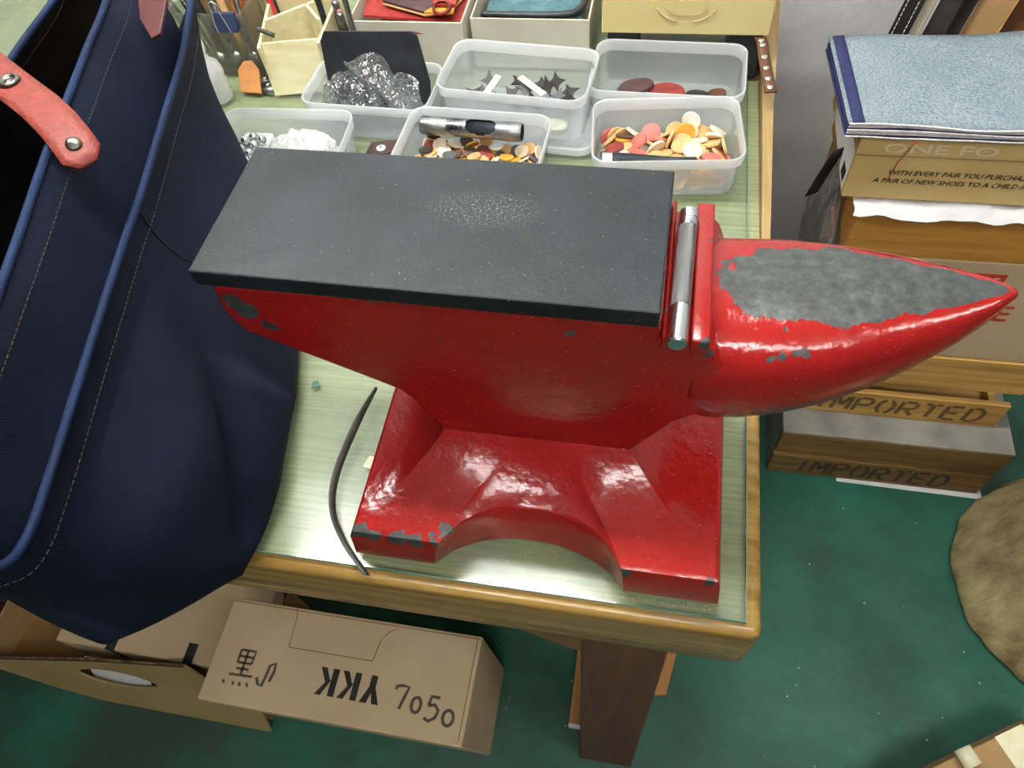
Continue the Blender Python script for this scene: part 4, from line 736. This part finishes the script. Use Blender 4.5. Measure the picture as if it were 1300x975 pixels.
# tool holder: clear box with tools and a binder clip on its rim
th_ = thing('tool_holder', 'clear acrylic holder of metal tools behind the tote bag', 'holder', (-.455, .53, T))
for nm, a in (('front_panel', (-.505, -.400, .4950, .4975)), ('back_panel', (-.505, -.400, .565, .5675)), ('side_panel', (-.505, -.5025, .4975, .565)), ('side_panel', (-.4025, -.400, .4975, .565))):
    MB().box(*a, T, T + .085).build(nm, MAT['acrylic'], th_)
MB().box(-.5025, -.4025, .4975, .565, T, T + .002).build('bottom', MAT['acrylic'], th_)
tag(MB().rbox(-.4990, -.4060, .552, .560, T + .003, T + .075, .001).build('card_backing', MAT['card']), 'brown card standing in the clear tool holder', 'card')
def spoon(x, y, z, dx, dy, lab, mat, bowl=True):
    a = Vector((x, y, z)); d = Vector((dx, dy, .075)); t = thing('metal_tool', lab, 'tool', a)
    MB().tube([a + d*.12*k for k in range(10)], [.0028, .0026, .0024, .0024, .0026, .003, .0036, .004, .0042, .003], 8, True, .6).build('handle', mat, t)
    if bowl: MB().lathe([(.0001, -.003), (.006, -.002), (.0085, .0), (.0065, .0012), (.0001, .0016)], 18, TR(a.x, a.y, a.z + .003, .9, .2, 0), False, False).build('head', MAT['chrome'], t)
spoon(-.4680, .5120, T + .010, -.03, .02, 'round-headed metal tool in the holder, nearest the tote', MAT['steel'])
spoon(-.4450, .5150, T + .010, -.02, .03, 'round-headed metal tool in the middle of the holder', MAT['steel'])
spoon(-.4180, .5130, T + .012, -.01, .03, 'round-headed metal tool at the holder’s wooden tray end'.replace('’s', ''), MAT['steel'])
rod('wooden_stick', (-.4380, .5300, T + .01), (-.4550, .5440, T + .12), .0050, MAT['tan'], 'tan wooden stick standing in the clear holder', 'stick')
rod('orange_stick', (-.4350, .5450, T + .04), (-.4250, .5560, T + .14), .0070, MAT['orange'], 'orange stick standing at the back of the holder', 'stick')
rod('dark_punch', (-.4700, .5300, T + .01), (-.5000, .5500, T + .13), .0060, MAT['darksteel'], 'dark thick punch leaning in the clear holder', 'tool')
rod('steel_bar', (-.4850, .5150, T + .02), (-.5300, .5300, T + .115), .0060, MAT['steel'], 'thick steel bar leaning left in the clear holder', 'tool')
bc = thing('binder_clip', 'dark blue binder clip gripping the clear holder rim', 'clip', (-.4240, .4965, T + .070))
MB().loft([[(-.4400, .4865, T + .066), (-.4080, .4865, T + .066), (-.4080, .5065, T + .066), (-.4400, .5065, T + .066)], [(-.4400, .4945, T + .088), (-.4080, .4945, T + .088), (-.4080, .4985, T + .088), (-.4400, .4985, T + .088)]]).build('clip_body', MAT['clipblue'], bc, bevel=.001)
b = MB(); b.tube(catmull([(-.4330, .4855, T + .066), (-.4320, .4830, T + .082), (-.4290, .4830, T + .096), (-.4300, .4830, T + .104), (-.4240, .4830, T + .109), (-.4180, .4830, T + .104), (-.4190, .4830, T + .096), (-.4160, .4830, T + .082), (-.4150, .4855, T + .066)], 32, False), .0009, 6); b.build('wire_handle', MAT['chrome'], bc)
tag(MB().prism([(-.014, 0), (.016, 0), (.014, .030), (.004, .042), (-.008, .040), (-.017, .028)], .0028, frame((-.4040, .4560, T + .0005), (1, -.05, 0), (-.1, .75, .6))).build('leather_tag', MAT['tagt'], bevel=.0006), 'tan leather tag with cut corners leaning before the tool holder', 'tag')
wbt = MB(); wbt.lathe([(.016, 0), (.0175, .004), (.0175, .040), (.015, .050), (.008, .056), (.007, .066), (.0085, .067), (.0085, .080), (.006, .082)], 24, TR(-.4430, .4450, T)); tag(wbt.build('white_bottle', MAT['polywhite']), 'white plastic bottle half hidden behind the tote bag', 'bottle')
for x, y, rz, mat, lab in ((-.3900, .478, .5, 'chrome', 'bright metal ring on the bench before the tool holder'), (-.3800, .4670, .2, 'steel', 'dull metal ring on the bench by the wooden tray')):
    tag(MB().lathe([(.0065, 0), (.011, .0015), (.011, .005), (.0065, .0065)], 20, TR(x, y, T + .0005, .1, 0, 0), False, False).build('metal_ring', MAT[mat]), lab, 'ring')

# ---------------------------------------------------------------- things lying on the glass
P = catmull([(-.1020, .0160, .712), (-.1110, -.0237, .709), (-.1150, -.0726, .707), (-.1080, -.1055, .707), (-.0900, -.1314, .7065), (-.0640, -.1552, .704)], 30, False)
rows = []
for i, p in enumerate(P):
    d = (P[min(i+1, 29)] - P[max(i-1, 0)]).normalized(); wdt = .0042 * (.35 + .65*min(1, i/6)) ; n = Vector((d.y, -d.x, 0)) * .35 + Vector((0, 0, .9))
    rows.append([p - n*wdt, p + n*wdt])
tag(MB().sheet(rows, .0014).build('leather_strip', MAT['strap']), 'thin dark leather strip curling past the anvil base', 'strip')
tag(MB().prism([(-.004, -.003), (.004, -.0035), (.003, .004), (-.003, .003)], .0008, TR(-.1678, .0193, T + .0002, 0, 0, .4)).build('leather_scrap', MAT['greenscrap']), 'tiny green leather scrap on the glass by the tote', 'scrap')
tag(MB().prism([(-.010, -.006), (.011, -.005), (.010, .007), (-.009, .006)], .0003, TR(-.0860, -.0560, T + .0001, 0, 0, -.2)).build('tape_piece', MAT['cream']), 'small piece of pale tape stuck on the glass', 'tape')
rnd = random.Random(11)
dm = MB().prism([(-.001, -.0007), (.0012, -.0004), (.0004, .001)], .0006).build('x', MAT['ochre'], local=True); dme = dm.data; bpy.data.objects.remove(dm)
cr = MB()
for i in range(160):
    x = rnd.uniform(.0, .235); y = rnd.choice([rnd.uniform(-.147, -.139), rnd.uniform(-.135, -.10) if .02 < x < .13 else -.143, rnd.gauss(-.11, .01) if .02 < x < .12 else rnd.uniform(-.147, -.14)]); a = rnd.uniform(0, 6)
    s = rnd.uniform(.3, .9)*.0009; cr.prism([(s*math.cos(a + q), s*math.sin(a + q)) for q in (0, 2.1, 4.2)], .0004, TR(x, y, T + .0001))
o = cr.build('crumbs', MAT['tan']); tag(o, 'fine tan leather dust along the glass edge before the anvil', 'dust', kind='stuff')
# ---------------------------------------------------------------- under the bench
yk = thing('ykk_carton', 'brown carton with YKK and handwriting on its top', 'carton', (-.208, -.1625, 0))
yk.name = 'printed_carton'; yk['label'] = 'closed brown carton with black lettering and handwriting on top'
ZT = .288
MB().loft([[(-.384, -.205, 0), (-.0320, -.205, 0), (-.0320, -.0735, 0), (-.384, -.0735, 0)], [(-.386, -.2285, ZT), (-.0305, -.2285, ZT), (-.0305, -.0945, ZT), (-.386, -.0945, ZT)]]).build('carton_body', MAT['cardpale'], yk, bevel=.002)
fl = MB()   # tuck tab of the top
b = MB(); LT = ZT + .0004
for seg_ in ([(-.292, -.0965), (-.2880, -.106), (-.2860, -.1470)], [(-.2860, -.1470), (-.168, -.1470)], [(-.168, -.1470), (-.164, -.118), (-.154, -.106), (-.146, -.1015)], [(-.384, -.0985), (-.034, -.0985)], [(-.036, -.1010), (-.036, -.2230)]):
    b.tube([(x, y, LT) for x, y in seg_], .00055, 4, False)
b.build('tab_cut_line', MAT['cardin'], yk)
# block letters, read from the far side
def ykk():
    w_, h_ = .026, .034; mb = MB(); t_ = .0085
    M = frame((-.1465, -.1640, ZT + .0003), (-1, 0, 0), (0, -1, 0))
    mb.prism([(0, h_), (t_*1.1, h_), (w_/2, h_*.62), (w_ - t_*1.1, h_), (w_, h_), (w_/2 + t_/2, h_*.42), (w_/2 + t_/2, 0), (w_/2 - t_/2, 0), (w_/2 - t_/2, h_*.42)], .0003, M)
    for k in (1, 2):
        o_ = (w_ + .0045) * k; mb.prism([(o_, 0), (o_ + t_, 0), (o_ + t_, h_), (o_, h_)], .0003, M)
        mb.prism([(o_ + t_, h_*.42), (o_ + w_*.68, h_), (o_ + w_, h_), (o_ + w_*.60, h_*.53), (o_ + w_, 0), (o_ + w_*.68, 0), (o_ + t_*1.25, h_*.40)], .0003, M)
    return mb
ykk().build('printed_lettering', MAT['ink'], yk)
H = []
# 7050 by hand
H += [[(-.128, -.176), (-.1275, -.172), (-.120, -.170), (-.1115, -.171), (-.1150, -.183), (-.119, -.198)], arc(-.098, -.190, .0060, .0090, 0, 360, 16)]
H += [[(-.0690, -.177), (-.0800, -.177), (-.0820, -.188)], [(-.0820, -.188), (-.074, -.186), (-.0685, -.192), (-.071, -.201), (-.079, -.206), (-.085, -.203)], arc(-.0545, -.1985, .0068, .0090, 0, 360, 16)]
# N and the kanji
H += [[(-.3160, -.1905), (-.3120, -.1980), (-.3060, -.2000), (-.3040, -.1860), (-.3030, -.1740), (-.2960, -.1700), (-.2950, -.180), (-.2975, -.1935)]]
H = [[(-x_ * 1 if False else x_, y_) for x_, y_ in l] for l in H]
for ch_ in (H[0:1], H[1:2], H[2:4], H[4:5], H[5:6]): strokes(ch_, .0040, Matrix.Translation((0, 0, ZT + .0002))).build('handwritten_character', MAT['marker'], yk)
K = [[(-.349, -.1600), (-.349, -.176)], [(-.349, -.1600), (-.328, -.1600), (-.329, -.176)], [(-.349, -.168), (-.329, -.168)], [(-.349, -.176), (-.329, -.176)], [(-.339, -.1600), (-.339, -.191)], [(-.348, -.1835), (-.330, -.1835)], [(-.355, -.1920), (-.322, -.1910)],
     [(-.360, -.2000), (-.3575, -.2040)], [(-.346, -.2000), (-.3445, -.2045)], [(-.337, -.2000), (-.335, -.2045)], [(-.327, -.1995), (-.324, -.2040)]]
strokes(K, .0032, Matrix.Translation((0, 0, ZT + .0002))).build('handwritten_character', MAT['marker'], yk)

# open carton with a hand hole
oc = thing('open_carton', 'open brown carton with a hand hole in its front panel', 'carton', (-.60, -.12, 0))
Zf = .150
# front panel leaning outwards, with an eye-shaped hand hole
def panel_with_hole(outer, hole, th, M):
    bm = bmesh.new(); vo = [bm.verts.new((x, y, 0)) for x, y in outer]; vh = [bm.verts.new((x, y, 0)) for x, y in hole]
    for l in (vo, vh):
        for i in range(len(l)): bm.edges.new((l[i], l[(i+1) % len(l)]))
    bmesh.ops.triangle_fill(bm, use_beauty=True, use_dissolve=False, edges=bm.edges[:])
    r = bmesh.ops.extrude_face_region(bm, geom=bm.faces[:])
    for v in [g for g in r['geom'] if isinstance(g, bmesh.types.BMVert)]: v.co.z += th
    mb = MB(); mb.addbm(bm, M); return mb
hole = [(-.637 + .074*math.cos(a), .088 + .0240*math.sin(a)*abs(math.sin(a)) ** .3 + .002*math.cos(a)) for a in [2*PI*k/20 for k in range(20)]]
MF = frame((0, -.226, 0), (1, 0, 0), (0, .33, 1))
panel_with_hole([(-.70, 0), (-.392, 0), (-.392, .085), (-.465, .134), (-.491, .169), (-.66, .136), (-.90, .074), (-.89, .050), (-.79, .018)], hole, .004, MF).build('front_panel', MAT['carddull'], oc)
b = MB(); E0 = MF @ Vector((-.90, .0745, .002)); Em = MF @ Vector((-.66, .1365, .002)); E1 = MF @ Vector((-.491, .1695, .002))
b.tube([E0, Em, E1], .0022, 4, False); b.build('corrugated_edge', MAT['corr'], oc)
b = MB()
n_ = 110
for k in range(n_): p_ = E0.lerp(Em, k/64) if k < 64 else Em.lerp(E1, (k - 64)/46); b.box(p_.x - .0012, p_.x + .0012, p_.y - .0032, p_.y - .0018, p_.z - .0030, p_.z + .0012)
o = b.build('corrugation', MAT['ink'], oc); o['kind'] = 'stuff'
MB().box(-.904, -.900, -.200, -.02, 0, .074).build('side_panel', MAT['card'], oc); MB().box(-.364, -.360, -.222, -.094, 0, .12).build('side_panel', MAT['card'], oc) if False else None
MB().box(-.900, -.394, -.030, -.026, 0, .16).build('back_panel', MAT['card'], oc); MB().box(-.900, -.396, -.212, -.030, 0, .004).build('bottom', MAT['cardin'], oc)
MB().box(-.398, -.394, -.190, -.030, .004, .100).build('side_panel', MAT['cardin'], oc)
fb = thing('folded_carton', 'pale folded carton with black marks lying inside the open carton', 'carton', (-.58, -.12, .004))
MB().rbox(-.735, -.402, -.168, -.034, .005, .135, .002).build('carton_body', MAT['cardpale'], fb)
for x in (-.646, -.512): MB().box(x, x + .016, -.168, -.138, .1352, .1356).build('black_mark', MAT['ink'], fb)
for x in (-.646, -.512): MB().box(x, x + .016, -.1684, -.1680, .080, .1352).build('black_mark', MAT['ink'], fb)
tag(MB().prism([(-.700, .045), (-.590, .045), (-.590, .122), (-.690, .122)], .0008, MF, -.0075).build('paper_sheet', MAT['whitepaper']), 'white paper seen through the hand hole of the open carton', 'paper')
# carton, paper and strips behind the leg
bcn = thing('low_carton', 'low brown carton with black print lying behind the bench leg', 'carton', (.055, .02, 0))
Mb = TR(.030, .045, 0, 0, 0, -.20)
MB().box(-.075, .115, -.060, .10, 0, .150, Mb).build('carton_body', MAT['card'], bcn)
MB().box(-.040, .004, -.0605, -.060, .115, .147, Mb).box(-.030, .000, -.060, -.050, .1501, .1504, Mb).build('black_print', MAT['ink'], bcn)
for k in range(3): MB().box(-.030 + .012*k, -.022 + .012*k, -.0605, -.060, .080, .105, Mb).build('black_print', MAT['ink'], bcn)
tag(MB().prism([(-.020, -.015), (.022, -.015), (.022, .015), (-.020, .017)], .001, TR(.0960, -.0250, .1515, .35, 0, -.2)).build('paper_slip', MAT['whitepaper']), 'white paper slip on the low carton behind the leg', 'paper')
ws = thing('wood_strip', 'bare wooden strip with a white end lying left of the bench leg', 'strip', (.098, -.06, 0))
MB().rbox(.084, .104, -.140, .06, 0, .012, .001).build('strip', MAT['stripwood'], ws); MB().box(.084, .104, -.146, -.1402, 0, .012).build('white_end', MAT['whitepaper'], ws)
tag(MB().loft([[(.213, -.078, .0), (.231, -.075, .0), (.231, -.075, .010), (.213, -.078, .010)], [(.240, .06, .0), (.258, .062, .0), (.258, .062, .010), (.240, .06, .010)]]).build('wood_strip', MAT['stripwood'], bevel=.001), 'bare wooden strip on the floor right of the bench leg', 'strip')
# crumbs on the floor
rnd = random.Random(3); b1_, b2_, b3_ = MB(), MB(), MB()
for i in range(150):
    x = rnd.uniform(-.1, .95); y = rnd.uniform(-.25, .33); s = rnd.uniform(.0006, .0016); a = rnd.uniform(0, 6)
    if .1 < x < .2 and y < -.1: continue
    (b1_, b2_, b3_)[i % 3].prism([(s*math.cos(a + q)*rnd.uniform(.6, 1.3), s*math.sin(a + q)) for q in (0, 1.6, 3.1, 4.7)], .0008, TR(x, y, .0001))
for bb, m_, l_ in ((b1_, 'pale', 'pale specks of dust scattered over the green floor'), (b2_, 'ink', 'black specks scattered over the green floor'), (b3_, 'rust', 'brown leather crumbs scattered over the green floor')): tag(bb.build('floor_crumbs', MAT[m_]), l_, 'crumbs', kind='stuff')

# ---------------------------------------------------------------- stack of crates and boxes on the right
def crate(name, label, x0, x1, y0, y1, z0, slats, mat, z1, text, tm, rz=0, post=None):
    t = thing(name, label, 'crate', ((x0+x1)/2, (y0+y1)/2, z0), (0, 0, rz))
    hx, hy = (x1-x0)/2, (y1-y0)/2; H_ = z1 - z0
    def A(b, nm, m=mat): return b.build(nm, m, t, local=True, bevel=.0012, seg=1)
    for a, c in slats:
        A(MB().box(-hx, hx, -hy, -hy + .010, a, c), 'front_slat'); A(MB().box(-hx, hx, hy - .010, hy, a, c), 'back_slat')
    for s in (-1, 1): A(MB().box(s*hx - (.012 if s > 0 else 0), s*hx + (0 if s > 0 else .012), -hy + .0102, hy - .0102, .002, H_), 'end_board', post or mat)
    A(MB().box(-hx + .0122, hx - .0122, -hy + .0102, hy - .0102, .002, .010), 'bottom_board')
    if text:
        a, c = text[2]; Mx = Matrix.Translation((-hx + text[0], -hy - .0004, a)) @ Matrix.Rotation(PI/2, 4, 'X')
        hh = c - a; P_ = [[(0, 0), (0, 1)], [(.16, 1), (.7, 1), (.95, .86), (.95, .64), (.7, .48), (.16, .48)]]
        GL = dict(I=[[(.15, 0), (.15, 1)]], M=[[(0, 0), (0, 1)], [(.17, .98), (.46, .35)], [(.54, .35), (.83, .98)], [(1, 1), (1, 0)]], P=P_, R=P_ + [[(.45, .36), (.95, 0)]], O=[arc(.44, .5, .42, .5, 100, 260, 10), arc(.56, .5, .42, .5, -80, 80, 10)], T=[[(0, 1), (.36, 1)], [(.64, 1), (1, 1)], [(.5, 1), (.5, 0)]], E=[[(0, 0), (0, 1)], [(.16, 1), (.9, 1)], [(.16, .5), (.75, .5)], [(.16, 0), (.9, 0)]], D=[[(0, 0), (0, 1)], [(.16, 1), (.55, 1), (.92, .75), (.92, .25), (.55, 0), (.16, 0)]])
        wt = 7*.76 + .3 + 7*.30; u_ = text[1]/wt; cx_ = 0
        for ch_ in 'IMPORTED':
            lw_ = .3 if ch_ == 'I' else .76
            strokes([[((cx_ + q[0]*lw_ + q[1]*.10)*u_, q[1]*hh) for q in l_] for l_ in GL[ch_]], .0068, Mx, .0002).build('stencil_letter', tm, t, local=True); cx_ += lw_ + .30
    return t
MAT['endgrey'] = M_('grey_weathered_board', '#6E6C64', '#8A877C', rough=.8, nscale=18, bump=.3, bscale=60)
lc = crate('wooden_crate', 'grimy wooden slatted crate stencilled IMPORTED at the bottom of the stack', .390, .752, .350, .72, .002, [(.0, .066), (.080, .142)], MAT['crateold'], .142, (.055, .245, (.012, .054)), MAT['stencilold'], post=MAT['endgrey'])
MB().box(-.181, .181, -.185, .185, .1425, .1470).build('lid_board', MAT['endgrey'], lc, local=True, bevel=.001)
uc = crate('wooden_crate', 'lighter wooden slatted crate stencilled IMPORTED, second from the floor', .4045, .7240, .398, .72, .150, [(.0, .066), (.100, .178)], MAT['crate'], .178, (.040, .250, (.014, .052)), MAT['stencil'])
tag(MB().prism([(0, 0), (.245, -.004), (.245, .045), (0, .045)], .0012, TR(.515, .3440, .0002)).build('white_sheet', MAT['whitepaper']), 'white sheet sticking out from under the bottom crate', 'sheet')
fb = thing('fragile_carton', 'tan carton with red fragile sticker, standing on the upper crate', 'carton', (.565, .565, .330))
fb.name = 'stickered_carton'
MB().rbox(.388, .742, .400, .645, .330, .532, .002).build('carton_body', MAT['cardpale'], fb)
MB().box(.513, .590, .3994, .3998, .488, .512).build('sticker', MAT['redink'], fb)
text_mb('FRAGILE', .066, frame((.517, .3992, .493), (1, 0, 0), (0, 0, 1)), offset=.02, shear=.15).build('sticker_lettering', MAT['whitepaper'], fb)
text_mb('ITTE', .085, frame((.540, .3998, .420), (1, 0, 0), (0, 0, 1)), offset=.02).build('red_lettering', MAT['redink'], fb)
wx = thing('woodgrain_box', 'orange brown woodgrain box holding white tissue paper', 'box', (.56, .56, .533))
for nm, a in (('front_panel', (.383, .74, .400, .404)), ('back_panel', (.383, .74, .646, .650)), ('side_panel', (.383, .387, .404, .646)), ('side_panel', (.736, .74, .404, .646))):
    MB().box(*a, .533, .607).build(nm, MAT['woodbox'], wx)
MB().box(.387, .736, .404, .646, .533, .537).build('bottom', MAT['woodbox'], wx)
MB().box(.383, .74, .3985, .4042, .6072, .6095).build('rim', MAT['shoebox'], wx)
rows = []
for i in range(12):
    v = i/11; r_ = []
    for j in range(40):
        u = j/39; x = .372 + .36*u; f_ = noise.noise(Vector((u*11, v*2.2, 1.3))); g_ = noise.noise(Vector((u*26, v*3, 4.1)))
        r_.append((x + .006*g_, .386 + .060*v + .006*f_, .6165 + .010*v*(1 - v)*2 + .010*max(-.25, f_ + .5*g_)*(.3 + v) - .006*(1 - v)**4))
    rows.append(r_)
tag(MB().sheet(rows, .0008, False).build('tissue_paper', MAT['whitepaper']), 'crumpled white tissue paper spilling over the woodgrain box front', 'paper')
sx = thing('shoe_box', 'tan kraft shoe box with printed text under the folded denim', 'box', (.52, .50, .626))
MB().box(.356, .70, .4025, .585, .626, .690).build('box_body', MAT['shoebox'], sx)
MB().rbox(.353, .703, .3995, .588, .690, .7165, .0015).build('box_lid', MAT['shoebox'], sx)
MB().box(.3556, .3560, .412, .555, .630, .688).build('end_label', MAT['whitepaper'], sx); MB().box(.3552, .3556, .418, .438, .634, .650).build('barcode', MAT['ink'], sx)
Mt = frame((.397, .4021, .662), (1, 0, 0), (0, 0, 1))
text_mb('WITH EVERY PAIR YOU PURCHASE', .1500, Mt, offset=.012, shear=.2).build('printed_lettering', MAT['ink'], sx)
text_mb('A PAIR OF NEW SHOES TO A CHILD IN N', .1780, frame((.3830, .4021, .650), (1, 0, 0), (0, 0, 1)), offset=.012, shear=.2).build('printed_lettering', MAT['ink'], sx)
text_mb('ONE FO', .118, frame((.380, .3992, .695), (1, 0, 0), (0, 0, 1)), offset=.012, height=.013).build('white_lettering', MAT['whiteprint'], sx)
# folded denim, a pile of cut pieces
for k in range(7):
    z = .7185 + .0027*k; x0 = .334 + .0012*(k % 3); y0 = .3960 + .0012*((k*2) % 3)
    n, m = 34, 12; rows = []
    lift = lambda u, v: (.016 * max(0, u - .35) ** 1.4 * (.3 + .7*k/6) * (1 - .4*v) + .005*math.sin(u*7 + k*.25)*(k/6)*.7 * (1 if u > .25 else u*4) + .010*max(0, .16 - u)/.16*v*0)
    for i in range(m):
        v = i/(m-1); r_ = []
        for j in range(n):
            u = j/(n-1); r_.append((x0 + .33*u - .012*v*(1 - u)*(1 if True else 0), y0 + (.160 + .030*u)*v, z + lift(u, v) + .0008*noise.noise(Vector((u*9, v*7, k)))))
        rows.append(r_)
    lab = ['lowest denim piece in the folded pile on the shoe box', 'second denim piece from the bottom of the pile', 'third denim piece from the bottom of the pile', 'middle denim piece of the pile on the shoe box', 'third denim piece from the top of the pile', 'second denim piece from the top of the pile', 'top piece of pale grey blue denim with an indigo margin'][k]
    d = thing('denim_piece', lab, 'denim', rows[0][n//2], group='denim pieces on the shoe box')
    MB().sheet([[(p[0], p[1], p[2]) for p in r_] for r_ in rows], .0016).build('cloth', MAT['denim'] if k == 6 else MAT['indigo'], d)
    b = MB(); b.tube([Vector(p) + Vector((0, -.0008, -.0006)) for p in rows[0]], .0011, 5); b.build('raw_edge', MAT['rawedge'], d)
    if k == 6:
        st_ = [[Vector(r_[j]) + Vector((0, 0, .0006)) for j in (0, 1, 2)] for r_ in rows]
        for r_ in st_: r_[0] += Vector((.0035, 0, 0)); r_[2] = r_[0].lerp(r_[2], .78)
        MB().sheet(st_, .0004).build('indigo_margin', MAT['indigo'], d)
        b = MB(); b.tube([Vector(r_[0]) for r_ in rows], .0012, 5); b.build('frayed_side', MAT['denim'], d)
b = MB(); b.tube([(.4090, .3935, .7180), (.4050, .3970, .7000), (.4010, .4005, .6800), (.3990, .4008, .6560)], .0006, 5); tag(b.build('red_thread', MAT['redink']), 'red thread hanging from the denim over the shoe box', 'thread')
# dangling black ribbon and plastic bag at the left side of the stack
rows = [[(.3490 - .006*v + .004*u, .452 + .010*u, .652 - .075*v + .004*math.sin(3*v)) for u in (0, .5, 1)] for v in [k/10 for k in range(11)]]
rows = [[(p[0] - .010*(i/10) + (j - 1)*.006, p[1], p[2]) for j, p in enumerate(r_)] for i, r_ in enumerate(rows)]
tag(MB().sheet(rows, .0012).build('black_ribbon', MAT['black']), 'frayed black ribbon hanging beside the shoe box', 'ribbon')
tag(crumple(.368, .490, .385, .014, .075, .20, 5, amp=.3).build('plastic_bag', MAT['hangfilm']), 'clear plastic bag hanging down the side of the box stack', 'bag')
b = MB(); b.tube(catmull([(.366, .455, .56), (.372, .44, .53), (.364, .45, .50), (.371, .45, .46), (.366, .46, .43)], 24, False), .0022, 6); tag(b.build('pink_string', MAT['pink']), 'pink string inside the hanging plastic bag', 'string')

# ---------------------------------------------------------------- leather panels leaning behind the denim
lean = [(.4070, .018, 'black', 'black stitched leather belt leaning by the white wall'), (.4310, .010, 'greycard', 'thin grey board leaning behind the stitched belt'), (.4480, .020, 'blackd', 'charcoal leather panel leaning behind the denim'), (.4720, .014, 'ink', 'black narrow leather panel leaning behind the denim'), (.4920, .030, 'card', 'first tan leather panel leaning behind the denim'), (.5300, .026, 'rust', 'second tan leather panel leaning right of the first'), (.5640, .050, 'ink', 'wide black leather panel leaning at the right')]
for i, (x, wd, m_, lab) in enumerate(lean):
    t = thing('leather_hide', lab, 'leather', (x - .012, .63, .5375))
    q_ = frame((x - .014, .640, .5375), (1, -.55, 0), (.13, .02, 1))
    hgt = .36
    MB().prism([(0, 0), (wd*1.25, 0), (wd*1.25, hgt), (0, hgt)], .006, q_).build('panel', MAT[m_], t, bevel=.001, seg=1)
    if m_ == 'black':
        for dx in (.25, .95): dashes([q_ @ Vector((wd*dx, .01 + hgt*.95*k/20, .0065)) for k in range(21)], .004, .002, .0006).build('stitching', MAT['whitepaper'], t)['kind'] = 'stuff'
    if m_ in ('card', 'rust'): MB().prism([(wd*1.25, 0), (wd*1.25 + .0016, 0), (wd*1.25 + .0016, hgt), (wd*1.25, hgt)], .006, q_).build('cut_edge', MAT['tan'], t)
# ---------------------------------------------------------------- tree stump and box corner at the right
sp_ = thing('tree_stump', 'rough pale brown tree stump on the floor at the right', 'stump', (.895, .19, 0))
L = []
for i, (z, r) in enumerate([(0, .202), (.006, .206), (.02, .203), (.05, .192), (.09, .180), (.14, .170), (.20, .163), (.27, .160), (.34, .159), (.40, .158), (.412, .155)]):
    row = []
    for j in range(72):
        a = 2*PI*j/72; q = 1 + .06*noise.noise(Vector((math.cos(a)*2.2, math.sin(a)*2.2, z*2))) + .035*noise.noise(Vector((math.cos(a)*7, math.sin(a)*7, z*7))) + .02*noise.noise(Vector((math.cos(a)*16, math.sin(a)*16, z*22)))
        row.append((.895 + r*q*math.cos(a), .19 + r*q*math.sin(a), z))
    L.append(row)
# finer rows between
L2 = []
for i in range(len(L) - 1):
    for k in range(3): L2.append([tuple(Vector(a_).lerp(Vector(c_), k/3)) for a_, c_ in zip(L[i], L[i+1])])
L2.append(L[-1])
b = MB(); b.loft(L2, True, False, True); b.build('bark', MAT['stump'], sp_, smooth=True)
MB().lathe([(.150, .4121), (.148, .4150), (.0001, .4152)], 48, TR(.895, .19, 0), True, False).build('cut_face', MAT['stripwood'], sp_)
cb = thing('taped_carton', 'brown carton corner with pale tape at the lower right', 'carton', (.80, -.16, 0))
Mc = TR(.762, -.140, 0, 0, 0, .54)
MB().rbox(-.22, .055, -.10, .10, 0, .10, .002, M=Mc).build('carton_body', MAT['card'], cb)
MB().box(-.045, .000, -.1005, .1005, .1002, .1006, Mc).build('tape', MAT['cream'], cb)
b = MB(); b.sheet([[Mc @ Vector((-.100 + .012*math.cos(a), .094 + .012*y, .112 + .010*math.sin(a))) for y in (-1, 1)] for a in [PI*1.9*k/14 for k in range(15)]], .0006); b.build('curled_tape', MAT['cream'], cb)
# ---------------------------------------------------------------- end
